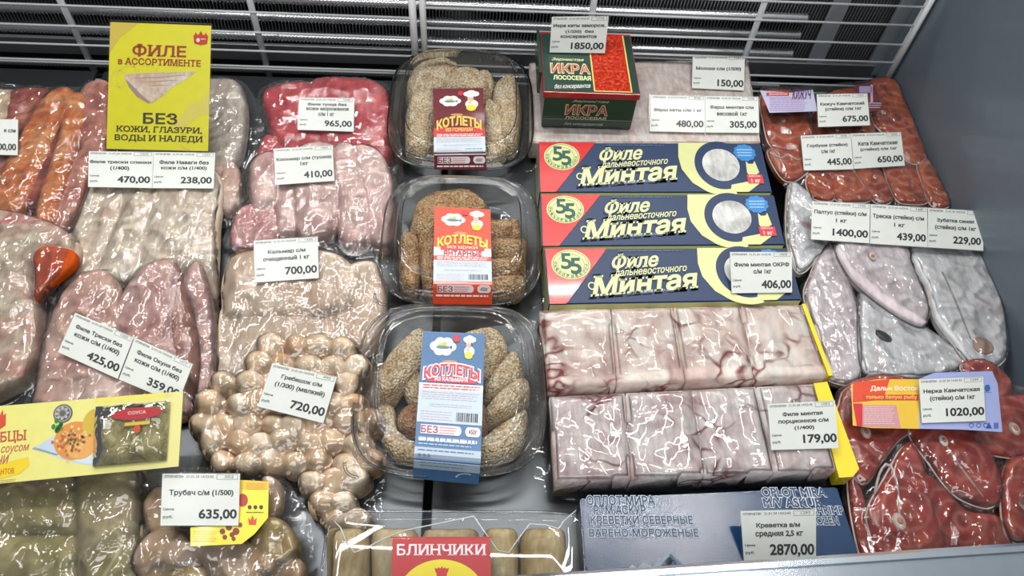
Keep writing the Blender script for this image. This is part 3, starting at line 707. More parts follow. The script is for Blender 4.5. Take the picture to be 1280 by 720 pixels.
# sachet of seasoning glued to the card
def sub_q(q, u0, v0, u1, v1, dz=0.0):
    s = quad_sheet(q); n = Vector((0, 0, dz)); return [s.f(u0, v0) + n, s.f(u1, v0) + n, s.f(u1, v1) + n, s.f(u0, v1) + n]
sq_ = sub_q(q, U(118), .14, U(212), .92, 0.002)
m_herb = meat('dried_herbs', [(0.12, 0.10, 0.05), (0.30, 0.27, 0.14), (0.45, 0.40, 0.24)], 120, wr=0.5, fine=500)
vsx, fsx = [], []
SH = Sheet([(0, sq_[0], sq_[1]), (1, sq_[3], sq_[2])]); NN = 14
for i in range(NN + 1):
    for j in range(NN + 1):
        u, v = i / NN, j / NN; e = max(0, 1 - (2 * u - 1) ** 6) * max(0, 1 - (2 * v - 1) ** 6)
        vsx.append(SH.f(u + .05 * (1 - v) * (1 - 2 * u) * 0, v, 0) + Vector((0, 0, .007 * e * (1 + .25 * noise.noise(Vector((u * 5, v * 5, 1)))))))
fsx = [(i * (NN + 1) + j, (i + 1) * (NN + 1) + j, (i + 1) * (NN + 1) + j + 1, i * (NN + 1) + j + 1) for i in range(NN) for j in range(NN)]
sa = pydata('seasoning_sachet', vsx, fsx, [m_herb], cr); sa['label'] = 'clear sachet of dried seasoning'
up = [p + Vector((0, 0, .0098)) for p in sq_]
a = Art(quad_sheet(up)); a.ell(.62, .26, .34, .10, (0.42, 0.02, 0.03), 1); a.text('СОУСА', .50, .215, .74, .27, (0.7, 0.5, 0.45), 2, .02); a.rect(.46, .40, .80, .455, (0.62, 0.42, 0.04), 1)
a.ell(.63, .52, .05, .07, (0.5, 0.07, 0.02), 1); a.rect(.05, -.06, .98, .02, (0.75, 0.68, 0.12), 1)
a.build('sachet_print', sa)
pydata('sachet_film', [v + Vector((0, 0, .0014)) for v in vsx], fsx, [M_FILM2], sa)
# whelk bag
m_whelk = meat('whelk_meat', [(0.30, 0.18, 0.09), (0.52, 0.38, 0.26), (0.66, 0.54, 0.44)], 20, fine=120)
m_whelk2 = meat('whelk_meat_dark', [(0.22, 0.16, 0.07), (0.42, 0.32, 0.15), (0.58, 0.45, 0.30)], 22, fine=120)
bed = Bed(770, -0.002, 592, 0.014)
wb, wobs = bag('whelk_bag', 'vacuum bag of brownish whelk pieces with a yellow label under the 635,00 tag', 'whelk pack', bed,
    [(180, 600), (205, 586), (300, 584), (350, 594), (385, 640), (392, 700), (380, 780), (160, 780), (158, 720), (172, 660)], [
    dict(o=[(182, 632), (200, 612), (222, 640), (214, 662), (188, 664)], H=.020, m=m_whelk, name='whelk_piece'),
    dict(o=[(330, 600), (350, 606), (352, 634), (336, 650), (326, 630)], H=.020, m=m_whelk, name='whelk_piece'),
    dict(o=[(166, 706), (184, 674), (214, 662), (238, 672), (244, 700), (216, 722), (176, 722)], H=.032, m=m_whelk, name='whelk_piece'),
    dict(o=[(205, 690), (222, 676), (250, 682), (256, 700), (234, 712), (210, 712)], H=.036, m=m_whelk, name='whelk_piece'),
    dict(o=[(180, 724), (215, 708), (258, 712), (266, 740), (240, 770), (176, 768)], H=.032, m=m_whelk2, name='whelk_piece'),
    dict(o=[(248, 680), (300, 678), (330, 690), (346, 712), (320, 740), (280, 752), (262, 715)], H=.038, m=m_whelk, name='whelk_piece'),
    dict(o=[(316, 672), (334, 652), (356, 655), (372, 682), (366, 700), (342, 704), (322, 692)], H=.034, m=m_whelk2, name='whelk_piece', label='yellowish brown piece'),
    dict(o=[(300, 745), (340, 712), (374, 704), (378, 750), (340, 775), (300, 775)], H=.028, m=m_whelk, name='whelk_piece')], M_FILM2, crease=0.002)
def film_label(name, outline, z0, tilt, parent, fn, col, label=None):
    """a printed paper insert, traced outline on one leaning plane; fn(art, pixel-to-uv) prints on it"""
    xs = [p[0] for p in outline]; ys = [p[1] for p in outline]; x0, x1, y0, y1 = min(xs), max(xs), min(ys), max(ys)
    q = plane_quad([(x0, y0), (x1, y0), (x1, y1), (x0, y1)], z0, tilt); s = quad_sheet(q)
    U = lambda x, y: ((x - x0) / (x1 - x0), (y - y0) / (y1 - y0))
    n = (q[1] - q[0]).cross(q[0] - q[3]).normalized(); n = n if n.z > 0 else -n
    top = [s.f(*U(*p)) for p in outline]; k = len(top)
    o = pydata(name, top + [p - n * .0004 for p in top], [tuple(range(k)), tuple(range(k, 2 * k))[::-1]] + [(i, (i + 1) % k, k + (i + 1) % k, k + i) for i in range(k)], [flat(col, .4, coat=.3)], parent, None, False)
    if label: o['label'] = label
    a = Art(s); fn(a, U)
    if a.v: a.build('label_print', o)
    return o
def wl(a, U):
    a.poly([U(301, 612), U(336, 612), U(336, 602), U(301, 600)], (0.78, 0.50, 0.03), 1)
    a.lines(*U(308, 604), *U(334, 613), 4, (0.55, 0.2, 0.03), 2)
    a.ell(*U(303, 626), .07, .10, (0.42, 0.03, 0.02), 1)
    for i in range(3): a.ell(*U(312 + i * 7.2, 635), .025, .032, (0.03, 0.03, 0.03), 1); 
    a.lines(*U(308, 640), *U(330, 643), 1, (0.1, 0.1, 0.05), 2)
    a.poly([U(310, 648), U(311, 657), U(320, 657), U(321, 648), U(318, 651), U(315.5, 645), U(313, 651)], (0.62, 0.06, 0.02), 1)
    for x, y, r in ((286, 660, 4), (295, 665, 4.4), (278, 665, 3.6), (300, 657, 3), (290, 669, 3.2), (281, 672, 3), (292, 674, 2.6)): a.ell(*U(x, y), r / 100, r / 85, (0.20, 0.03, 0.03), 2)
    a.lines(*U(241, 664), *U(272, 678), 5, (0.60, 0.30, 0.03), 1)
film_label('yellow_label', [(238, 660), (298, 656), (300, 600), (336, 602), (335, 648), (318, 668), (302, 680), (238, 683)], 0.0385, 4, wb, wl, (0.78, 0.68, 0.03), 'yellow printed label with a red berry cluster')

# ================================================================== clear clamshell boxes of cutlets
m_crumb = meat('breadcrumb_coating', [(0.56, 0.41, 0.26), (0.78, 0.65, 0.47), (0.88, 0.79, 0.63)], 60, rough=.8, coat=0, bump=1, wr=0, grain=420)
m_crumb_b = meat('brown_breadcrumb', [(0.34, 0.20, 0.11), (0.56, 0.38, 0.23), (0.70, 0.53, 0.36)], 70, rough=.8, coat=0, bump=1, wr=0, grain=420)
def sell(cx, cy, a, b, z, n=72, e=3.6, sk=0.0):
    out = []
    for i in range(n):
        t = 2 * math.pi * i / n; c, s = math.cos(t), math.sin(t)
        x = a * abs(c) ** (2 / e) * (1 if c > 0 else -1); y = b * abs(s) ** (2 / e) * (1 if s > 0 else -1)
        out.append(Vector((cx + x * (1 - sk * y / b * 0), cy + y, z)))
    return out
def rings_mesh(name, cx, cy, a, b, prof, mt, parent, close_last=True, close_first=False, slope=0.0, e=3.6):
    vs, fs = [], []; n = 72
    for ins, z in prof:
        vs += [Vector((p.x, p.y, p.z + slope * (p.y - cy))) for p in sell(cx, cy, a - ins, b - ins, z, n, e)]
    for r in range(len(prof) - 1):
        for i in range(n): fs.append((r * n + i, r * n + (i + 1) % n, (r + 1) * n + (i + 1) % n, (r + 1) * n + i))
    if close_last: fs.append(tuple((len(prof) - 1) * n + i for i in range(n)))
    if close_first: fs.append(tuple(i for i in range(n))[::-1])
    return pydata(name, vs, fs, [mt], parent)
def clamshell(x0, x1, y0, y1, zr, label, foods, flabel, fcat, mtf, fgroup, labelfn, lq, lz, zt=0.021):
    pL, pR = P(x0, (y0 + y1) / 2, zr), P(x1, (y0 + y1) / 2, zr); pT, pB = P((x0 + x1) / 2, y0, zr), P((x0 + x1) / 2, y1, zr)
    cx, cy, a, b = (pL.x + pR.x) / 2, (pT.y + pB.y) / 2, (pR.x - pL.x) / 2, (pT.y - pB.y) / 2
    print('clamshell', round(a * 2, 3), round(b * 2, 3))
    root = empty('cutlet_container', (cx, cy, 0.0), label, 'food container')
    zb = 0.001
    rings_mesh('tray', cx, cy, a, b, [(0.0, zr - .002), (0.0, zr), (.004, zr + .0005), (.005, zr - .006), (.008, zr - .008), (.014, zb + .004), (.018, zb)], M_PET, root)
    rings_mesh('lid', cx, cy, a, b, [(0.0, zr + .001), (.0005, zr + .0028), (.0045, zr + .003), (.0052, zr + .0065), (.0085, zr + .0075), (.0095, zr + .0035), (.0125, zr + .003), (.0155, zr + zt - .006), (.018, zr + zt - .001), (.0215, zr + zt), (.024, zr + zt - .002), (.027, zr + zt - .0025)], M_PET, root)
    v, f = tube(sell(cx, cy, a, b, zr + .001), .0011, 6, True); pydata('rim_bead', v, f, [M_PET], root)
    v, f = tube(sell(cx, cy, a - .0215, b - .0215, zr + zt + .0002), .0006, 6, True); pydata('lid_ridge', v, f, [M_PET], root)
    for s in (-1, 1):      # opening tabs at the front corners
        c0 = Vector((cx + s * (a - .012), cy - b + .012, zr)); 
        v, f = tube([c0 + Vector((s * .013 * math.cos(t) , -.013 * math.sin(t), .0005)) for t in [i * math.pi / 20 for i in range(11)]], .0014, 6)
        pydata('corner_tab', v, f, [M_PET], root)
    bd = Bed(y1, zb + .002, y0, zb + .002)
    for i, fd in enumerate(foods):
        ol, H, lift, lb = fd[:4]; m = fd[4] if len(fd) > 4 else mtf
        o = pillow(ol, bd, H * .8, 'breaded_cutlet', m, None, n=72, rings=18, amp=.12, p=2.8, lift=lift, micro=.0013, mfreq=330, seed=i, core=.7)
        tag(o, lb, fcat, fgroup)
    rows = []
    for (v, (lx, ly), (rx, ry), z) in lq: rows.append((v, P(lx, ly, z), P(rx, ry, z)))
    sh = Sheet(rows); vs, fs = [], []
    m = 24
    for i in range(m + 1):
        for j in range(7): vs.append(sh.f(j / 6, i / m, 0))
    fs = [(i * 7 + j, i * 7 + j + 1, (i + 1) * 7 + j + 1, (i + 1) * 7 + j) for i in range(m) for j in range(6)]
    lo = pydata('paper_label', vs, fs, [flat(labelfn[0], .4, coat=.3)], root, None, False)
    a_ = Art(sh); labelfn[1](a_); a_.build('label_print', lo)
    return root
def cook(a, cu, cv, s, apron):
    w = (0.82, 0.82, 0.80)
    a.ell(cu, cv, .085 * s, .030 * s, w, 3); a.ell(cu - .08 * s, cv + .012 * s, .055 * s, .026 * s, w, 3.1); a.ell(cu + .08 * s, cv + .012 * s, .055 * s, .026 * s, w, 3.2); a.rect(cu - .075 * s, cv + .012 * s, cu + .07 * s, cv + .048 * s, w, 3.3)
    a.ell(cu - .01 * s, cv + .065 * s, .062 * s, .030 * s, (0.72, 0.42, 0.28), 3); a.rect(cu + .03 * s, cv + .04 * s, cu + .06 * s, cv + .08 * s, (0.10, 0.05, 0.03), 3.5)
    a.ell(cu, cv + .125 * s, .11 * s, .05 * s, w, 2.9); a.ell(cu - .01 * s, cv + .165 * s, .085 * s, .035 * s, apron, 3.4)
    a.ell(cu - .03 * s, cv + .11 * s, .03 * s, .012 * s, (0.72, 0.42, 0.28), 4)
def cloud(a, cu, cv):
    for du, dv, r in ((-.13, 0, .085), (-.05, -.028, .09), (.06, -.028, .09), (.13, .002, .08), (.05, .03, .09), (-.06, .03, .09), (0, 0, .12)): a.ell(cu + du, cv + dv, r, r * .42, (0.84, 0.84, 0.82), 2 + abs(du))
    a.ell(cu - .01, cv + .008, .11, .012, (0.10, 0.22, 0.26), 4); a.poly([(cu + .09, cv + .006), (cu + .14, cv - .01), (cu + .14, cv + .024)], (0.08, 0.14, 0.20), 4)
    a.ell(cu - .02, cv - .012, .07, .011, (0.55, 0.60, 0.10), 4); a.ell(cu + .02, cv - .02, .03, .008, (0.75, 0.42, 0.05), 5)
def castle(a, cu, cv, s, col=(0.55, 0.03, 0.04), k=4):
    a.poly([(cu - s, cv - .4 * s), (cu - .85 * s, cv + .45 * s), (cu, cv + .62 * s), (cu + .85 * s, cv + .45 * s), (cu + s, cv - .4 * s), (cu + .6 * s, cv - .2 * s), (cu + .45 * s, cv - .55 * s), (cu + .2 * s, cv - .25 * s), (cu, cv - .75 * s), (cu - .2 * s, cv - .25 * s), (cu - .45 * s, cv - .55 * s), (cu - .6 * s, cv - .2 * s)], col, k)
def archw(u0, u1, amp): return lambda u, v: (u, v + amp * ((2 * (u - u0) / (u1 - u0) - 1) ** 2))
def cutlet_label(base, ribbon, title, tcol, sub, subc, v_head, v_info, v_bez, tail=None, mid=None, sub2=None, info=(0.56, 0.66, 0.72)):
    def fn(a):
        rg = random.Random(5); dk = [c * .8 for c in base]
        for i in range(9):
            for j in range(6):
                if j * .09 < v_head * .8: a.ring(.05 + i * .11 + (j % 2) * .055, .04 + j * v_head * .15, .05, .022, .12, dk, .5, n=14)
        cloud(a, .34, v_head * .30); castle(a, .55, v_head * .12, .055)
        cook(a, .76, v_head * .12, v_head / .50 * 1.05, (0.80, 0.66, 0.05))
        a.ell(.46, v_head * .62, .12, .016, (0.55, 0.25, 0.10), 3)
        if base[2] > .2: a.text(title, .06, v_head * .65, .94, v_head * .87, (0.82, 0.80, 0.80), 4.5, .10, 0, archw(.07, .93, v_head * .10))
        a.text(title, .07, v_head * .66, .93, v_head * .86, tcol, 5, .045, 0, archw(.07, .93, v_head * .10))
        return a
    def full(a):
        fn(a)
        if mid: a.rect(0, mid[0], 1, mid[1], mid[2], 2)
        a.rect(.12, v_head * .90, .88, v_head * 1.02, ribbon, 3); a.text(sub, .24, v_head * .92, .76, v_head * .995, subc, 5, .03)
        if sub2: a.text(sub2[0], .17, sub2[1], .83, sub2[2], sub2[3], 5, .03)
        a.rect(0, v_info[0] - .045, 1, v_info[0], (0.62, 0.05, 0.05) if base[0] > .1 else (0.75, 0.76, 0.78), 2); a.lines(.06, v_info[0] - .04, .96, v_info[0] - .004, 2, (0.85, 0.80, 0.78) if base[0] > .1 else (0.6, 0.08, 0.1), 3, .5)
        a.rect(0, v_info[0], 1, v_info[1], info, 2, nv=4); h = v_info[1] - v_info[0]
        a.lines(.05, v_info[0] + h * .05, .95, v_info[0] + h * .32, 4, (0.50, 0.36, 0.42), 3, .30); a.lines(.18, v_info[0] + h * .42, .85, v_info[0] + h * .54, 2, (0.50, 0.36, 0.42), 3, .30); a.lines(.05, v_info[0] + h * .64, .55, v_info[0] + h * .95, 4, (0.55, 0.36, 0.42), 3, .28)
        rg = random.Random(8); u = .60
        while u < .92:
            w = rg.choice((.006, .012, .02)); a.rect(u, v_info[0] + h * .66, u + w, v_info[0] + h * .92, (0.03, 0.03, 0.03), 4); u += w + rg.choice((.007, .014))
        w = (0.80, 0.74, 0.74)
        a.rect(.07, v_bez[0], .64, v_bez[1], w, 3); a.ell(.64, (v_bez[0] + v_bez[1]) / 2, .05, (v_bez[1] - v_bez[0]) / 2, w, 3.1); a.rect(.80, v_bez[0], .95, v_bez[1], w, 3); a.ell(.80, (v_bez[0] + v_bez[1]) / 2, .05, (v_bez[1] - v_bez[0]) / 2, w, 3.1); a.ell(.93, (v_bez[0] + v_bez[1]) / 2, .05, (v_bez[1] - v_bez[0]) / 2, w, 3.2)
        hb = v_bez[1] - v_bez[0]
        a.text('БЕЗ', .08, v_bez[0] + hb * .12, .33, v_bez[1] - hb * .12, tail or [c * .9 for c in base], 4, .02); a.lines(.36, v_bez[0] + hb * .1, .62, v_bez[1] - hb * .05, 3, (0.65, 0.2, 0.22), 4, .4); a.text('450г', .80, v_bez[0] + hb * .25, .93, v_bez[1] - hb * .25, (0.2, 0.08, 0.1), 4, .02)
        a.lines(.05, v_bez[1] + .015, .95, v_bez[1] + .045, 1, (0.85, .80, .80), 3, .6)
    return (base, full)
C1 = [([(507, 112), (517, 87), (542, 76), (570, 80), (576, 92), (562, 108), (542, 118), (514, 128)], .030, .004, 'upper left breaded cutlet in the back container'),
      ([(558, 104), (570, 90), (598, 90), (612, 106), (603, 122), (562, 114)], .030, .010, 'breaded cutlet at the top centre of the back container'),
      ([(596, 94), (614, 96), (618, 112), (610, 124), (598, 118)], .026, .002, 'small breaded cutlet end between top centre and right cutlets of the back container'),
      ([(622, 104), (640, 99), (650, 115), (652, 150), (645, 186), (632, 186), (620, 150), (616, 120)], .034, .004, 'upright breaded cutlet along the right side of the back container'),
      ([(507, 142), (517, 118), (540, 116), (545, 132), (540, 192), (510, 192), (506, 167)], .030, .004, 'lower left breaded cutlet in the back container'),
      ([(606, 132), (620, 135), (630, 160), (634, 190), (620, 202), (604, 198)], .028, .004, 'lower right breaded cutlet in the back container'),
      ([(545, 122), (600, 120), (606, 196), (542, 196)], .026, .002, 'breaded cutlet mostly under the maroon label')]
lab1 = cutlet_label((0.14, 0.008, 0.015), (0.62, 0.05, 0.05), 'КОТЛЕТЫ', (0.80, 0.55, 0.10), 'ИЗ ГОРБУШИ', (0.85, 0.55, 0.15), .55, (.61, .82), (.84, .925), (0.2, 0.01, 0.02), mid=(.50, .57, (0.62, 0.05, 0.05)))
z1 = 0.054
clamshell(486, 666, 66, 212, .034, 'back clear container of pale breaded cutlets with a maroon label', C1, '', 'cutlet', m_crumb, 'cutlets in the back container', lab1,
    [(0, (541, 111), (604, 110), z1 + .003), (.78, (542.5, 190), (607, 189), z1 + .002), (1, (543, 212), (608.5, 212), .039)], None)
C2 = [([(514, 275), (522, 252), (545, 241), (587, 240), (604, 252), (606, 266), (545, 302), (514, 298)], .032, .004, 'large breaded cutlet at the top of the middle container'),
      ([(500, 300), (510, 294), (522, 297), (526, 330), (520, 366), (502, 362), (498, 325)], .032, .003, 'breaded cutlet at the far left of the middle container'),
      ([(524, 290), (543, 286), (548, 310), (546, 366), (532, 366), (525, 335)], .034, .004, 'breaded cutlet left of the orange label in the middle container'),
      ([(604, 282), (645, 278), (651, 290), (649, 303), (606, 304)], .034, .004, 'topmost of four stacked cutlets at right in the middle container'),
      ([(606, 306), (655, 304), (658, 316), (652, 328), (608, 329)], .036, .005, 'second of four stacked cutlets at right in the middle container'),
      ([(608, 331), (652, 328), (657, 338), (653, 348), (608, 350)], .036, .005, 'third of four stacked cutlets at right in the middle container'),
      ([(608, 352), (650, 350), (657, 358), (646, 371), (608, 372)], .034, .004, 'lowest of four stacked cutlets at right in the middle container'),
      ([(548, 300), (604, 298), (606, 368), (548, 368)], .026, .002, 'breaded cutlet mostly under the orange label')]
lab2 = cutlet_label((0.66, 0.060, 0.015), (0.62, 0.05, 0.05), 'КОТЛЕТЫ', (0.80, 0.62, 0.10), 'ИЗ ЩУКИ', (0.85, 0.6, 0.5), .45, (.56, .765), (.80, .875), (0.35, 0.04, 0.03), mid=(.43, .515, (0.72, 0.70, 0.68)), sub2=('ЯНТАРНЫЕ', .465, .51, (0.45, 0.05, 0.05)))
clamshell(477, 675, 221, 382, .034, 'middle clear container of brown breaded cutlets with an orange label', C2, '', 'cutlet', m_crumb_b, 'cutlets in the middle container', lab2,
    [(0, (543, 258), (613, 262), z1 + .003), (.80, (541.5, 356), (615, 357), z1 + .002), (1, (541, 380), (615, 381), .039)], None)
m_crumb_p = meat('pinkish_breadcrumb', [(0.36, 0.20, 0.13), (0.50, 0.32, 0.22), (0.58, 0.42, 0.28)], 60, rough=.8, coat=0, bump=1, wr=0, grain=420)
C3 = [([(474, 502), (470, 470), (499, 429), (531, 415), (540, 457), (506, 484), (490, 503)], .034, .006, 'upper left breaded cutlet in the front container'),
      ([(572, 424), (617, 412), (635, 434), (624, 462), (607, 476), (575, 470)], .032, .008, 'breaded cutlet right of the blue label top in the front container'),
      ([(606, 480), (638, 443), (653, 458), (652, 478), (626, 494), (606, 500)], .036, .006, 'breaded cutlet at the upper right of the front container'),
      ([(607, 510), (636, 482), (659, 478), (661, 502), (631, 525), (608, 530)], .034, .004, 'breaded cutlet at the middle right of the front container'),
      ([(600, 552), (638, 525), (659, 517), (653, 558), (624, 578), (600, 578)], .030, .003, 'breaded cutlet at the lower right of the front container'),
      ([(496, 525), (514, 505), (569, 502), (606, 506), (606, 545), (560, 552), (506, 542)], .028, .003, 'pinkish breaded cutlet under the blue label', m_crumb_p),
      ([(506, 446), (540, 428), (580, 440), (598, 475), (592, 506), (524, 510), (502, 482)], .026, .005, 'breaded cutlet directly behind the blue label'),
      ([(472, 512), (492, 508), (500, 545), (540, 560), (540, 578), (500, 575), (476, 550)], .022, .002, 'breaded cutlet at the lower left of the front container')]
lab3 = cutlet_label((0.055, 0.16, 0.34), (0.62, 0.04, 0.08), 'КОТЛЕТЫ', (0.66, 0.05, 0.08), 'ИЗ КАЛЬМАРА', (0.85, 0.8, 0.8), .36, (.42, .64), (.655, .715), (0.36, 0.03, 0.12), info=(0.50, 0.60, 0.68))
l3 = lab3[1]
def l3x(a):
    l3(a); a.rect(0, .80, 1, .93, (0.42, 0.52, 0.62), 2, nv=3); a.lines(.05, .73, .95, .79, 3, (0.5, 0.62, 0.75), 3, .3); a.lines(.05, .81, .9, .825, 1, (0.1, 0.15, 0.25), 3, .5)
    for i in range(3): a.ell(.08 + i * .07, .85, .022, .009, (0.05, 0.08, 0.15), 3)
    a.lines(.10, .88, .8, .92, 2, (0.15, 0.25, 0.4), 3, .3)
    a.ring(.80, .965, .16, .03, .2, (0.5, 0.62, 0.75), 3, a0=180, a1=300)
clamshell(443, 681, 381, 596, .036, 'large front clear container of pale breaded cutlets with a blue label', C3, '', 'cutlet', m_crumb, 'cutlets in the front container', (lab3[0], l3x),
    [(0, (529, 414), (606, 417), z1 + .006), (.86, (517.5, 570), (601, 577), z1 + .005), (1, (516, 598), (598, 606), .034)], None, .022)

# pancake-roll tray at the bottom edge
m_pan = meat('pancake_roll', [(0.34, 0.25, 0.13), (0.48, 0.40, 0.25), (0.54, 0.46, 0.32)], 30, coat=.1, wr=0, fine=260)
pL, pR = P(404, 700, .040), P(730, 700, .040); yT = P(560, 640, .040).y; yB = P(560, 790, .040).y
cx, a_, b_ = (pL.x + pR.x) / 2, (pR.x - pL.x) / 2, (yT - yB) / 2; cy = (yT + yB) / 2
bt = empty('pancake_container', (cx, cy, 0), 'clear rectangular container of rolled pancakes with a red label at the bottom edge', 'food container')
rings_mesh('tray', cx, cy, a_, b_, [(0.0, .040), (.003, .041), (.004, .036), (.007, .034), (.012, .002), (.015, .001)], M_PET, bt, e=9)
rings_mesh('lid', cx, cy, a_, b_, [(0.0, .041), (0.001, .043), (.005, .0435), (.007, .049), (.010, .050)], M_PET, bt, e=9)
v, f = tube(sell(cx, cy, a_, b_, .0415, e=9), .0010, 6, True); pydata('rim_bead', v, f, [M_PET], bt)
bd = Bed(760, .002, 640, .002)
for i, (x0, x1, l) in enumerate(((408, 462, 'leftmost rolled pancake in the bottom container'), (464, 524, 'second rolled pancake from the left in the bottom container'), (527, 600, 'rolled pancake behind the red label'), (603, 648, 'rolled pancake right of the red label'), (650, 708, 'rightmost rolled pancake in the bottom container'))):
    o = pillow(rr(x0, 662, x1, 775, 9), bd, .034, 'rolled_pancake', m_pan, None, p=3, micro=.0004, seed=i, amp=.05); tag(o, l, 'pancake', 'pancakes in the bottom container')
def bl(a, U):
    a.rect(0, 0, 1, .02, (0.40, 0.01, 0.02), .8)
    a.text('БЛИНЧИКИ', *U(496.5, 681), *U(607.5, 695), (0.80, 0.68, 0.70), 2, .02, serif=True)
    a.ell(*U(552, 752), .44, .52, (0.74, 0.62, 0.02), 1, n=50); castle(a, *U(552, 714), .07, (0.50, 0.02, 0.02), 2); a.rect(*U(545.5, 712), *U(558.5, 740), (0.50, 0.02, 0.02), 2.2)
film_label('red_label', [(490.5, 674), (612, 671), (616, 770), (488, 770)], 0.0530, 2, bt, bl, (0.44, 0.012, 0.02), 'red printed label')  # stuck on the lid
pk = [(418, 652), (426, 660), (432, 676), (443, 691), (456, 686), (478, 674), (505, 663), (560, 652), (592, 645), (608, 668), (622, 688), (636, 691), (652, 668), (662, 655), (682, 656), (698, 661), (706, 650), (720, 638)]
v, f = tube([P(x, y, .052) for x, y in pk], .0006, 6); o = pydata('film_edge', v, f, [plastic('film_fold', 60, .4, .55, .1, 1.5)], bt); o['label'] = 'jagged torn edge of the clear film'
v = [P(x, y, .0512) for x, y in pk] + [P(x, 775, .0512) for x, y in pk]; n = len(pk)
pydata('lid_film', v, [(i, i + 1, n + i + 1, n + i) for i in range(n - 1)], [M_TIGHT], bt)

# ================================================================== printed cartons
def carton(name, top, zt, h, m_top, m_side, label, cat, group=None, front=None, zfront=None, zback=None):
    q = [P(x, y, zt if (zback is None or i > 1) else zback) for i, (x, y) in enumerate(top)]
    root = empty(name, sum(q, Vector()) / 4 - Vector((0, 0, h)), label, cat, group)
    bm = bmesh.new(); T = [bm.verts.new(p) for p in q]; B = [bm.verts.new(Vector((p.x, p.y, min(p.z, q[2].z) - h))) for p in q]
    fs = [bm.faces.new(T[::-1]), bm.faces.new(B)] + [bm.faces.new((T[i], T[(i + 1) % 4], B[(i + 1) % 4], B[i])) for i in range(4)]
    for f_ in fs[1:]: f_.material_index = 1
    bmesh.ops.recalc_face_normals(bm, faces=bm.faces)
    bmesh.ops.bevel(bm, geom=list(bm.edges), offset=.0012, segments=2, affect='EDGES')
    frombm('carton_body', bm, [m_top, m_side], root, None, False)
    return root, q
# pale slab of frozen mince under caviar box and three tags
m_slab = meat('frozen_mince', [(0.52, 0.44, 0.41), (0.62, 0.56, 0.53), (0.68, 0.64, 0.62)], 40, vein=(0.50, 0.34, 0.30), vs=38, vw=.12, coat=.1, wr=.3)
ZS = 0.030
sl, sq = carton('frozen_mince_slab', [(662, 78), (935, 74), (951, 178), (662, 178)], ZS, .027, m_slab, m_slab, 'pale frozen slab of fish mince under the caviar box and tags', 'frozen fish block')
film([(655, 80), (700, 70), (800, 72), (938, 70), (945, 120), (954, 180), (800, 184), (655, 182)], Bed(178, .004, 75, .004), [c for c in sl.children], sl, M_TIGHT, crease=.0006)
# caviar carton
zb0 = ZS + .003
fb = P(677, 159, zb0); fr_ = P(792.5, 158, zb0)
def vert_z(px, py, Y):   # height on the vertical plane y = Y
    return PY(px, py, Y).z
zc_ = (vert_z(679, 116, fb.y) + vert_z(800, 116, fb.y)) / 2
TL, TR, BR, BL = P(673, 39, zc_), P(787, 38, zc_), P(800.5, 116, zc_), P(679.5, 116, zc_)
print('caviar h', zc_ - zb0, 'depth', TL.y - BL.y, 'w', BR.x - BL.x)
xl, xr, yb_ = BL.x, BR.x, min(TL.y, GY - .010)
cv = empty('caviar_carton', ((xl + xr) / 2, (fb.y + yb_) / 2, zb0), 'dark green and red salmon caviar carton at the back centre', 'carton')
m_green = flat((0.008, 0.045, 0.030), .3, coat=.4, name='dark_green_print'); m_cred = flat((0.48, 0.015, 0.022), .3, coat=.4, name='red_print')
sbox('carton_base', (xl + .002, fb.y + .001, zb0), (xr - .002, yb_ - .001, zc_ - .003), m_green, False, cv, .0008)
sbox('carton_lid', (xl, fb.y - .001, zc_ - .0085), (xr, yb_, zc_), m_cred, False, cv, .0008)
sbox('side_flap', (xl - .0045, fb.y + .03, zc_ - .028), (xl - .001, yb_ - .002, zc_ + .004), m_green, False, cv, .0005)
TLv, TRv, BRv, BLv = [Vector((x, y, zc_ + .0002)) for x, y in ((xl + .001, yb_ - .004), (xr - .001, yb_ - .004), (xr - .001, fb.y + .0005), (xl + .001, fb.y + .0005))]
a = Art(quad_sheet([TLv, TRv, BRv, BLv]))
a.rect(0, 0, 1, 1, m_green, .5)
roe = meat('printed_roe', [(0.22, 0.02, 0.015), (0.42, 0.05, 0.03), (0.56, 0.15, 0.09)], 260, coat=.3, wr=0, bump=0, fine=900)
a.rect(.52, .0, .925, .985, (0.75, 0.55, 0.12), 1); a.rect(.535, .0, .91, .97, roe, 2); a.build('printed_roe_panel', cv)
a = Art(quad_sheet([TLv, TRv, BRv, BLv])); GO = (0.80, 0.62, 0.22)
a.text('ИКРА', .085, .54, .50, .70, (0.62, 0.62, 0.35), 2.5, .05); a.text('ИКРА', .09, .55, .495, .695, (0.60, 0.05, 0.03), 3.5, .0)
a.text('Зернистая', .10, .44, .45, .50, (0.75, 0.75, 0.35), 3, .02, .4); a.text('ЛОСОСЕВАЯ', .105, .74, .50, .81, (0.72, 0.76, 0.40), 3, .04)
a.text('без консервантов', .11, .875, .49, .965, (0.8, 0.8, 0.72), 3, .01, .45, lambda u, v: (u, v - (u - .3) * .08)); a.build('lettering', cv)
fq = [Vector((xl + .002, fb.y + .0004, zc_ - .0087)), Vector((xr - .002, fb.y + .0004, zc_ - .0087)), Vector((xr - .002, fb.y + .0004, zb0)), Vector((xl + .002, fb.y + .0004, zb0))]
class VSheet(Sheet):
    def f(s, u, v, k=0):
        p = Sheet.f(s, u, v, 0); return p + Vector((0, -.00018 * k, 0))
a = Art(VSheet([(0, fq[0], fq[1]), (1, fq[3], fq[2])]))
a.text('Зернистая', .30, .05, .70, .15, (0.62, 0.62, 0.40), 2, .01, .4); a.text('ИКРА', .245, .22, .705, .54, (0.60, 0.52, 0.34), 2, .05); a.text('ИКРА', .25, .235, .70, .525, (0.40, 0.03, 0.03), 3, 0)
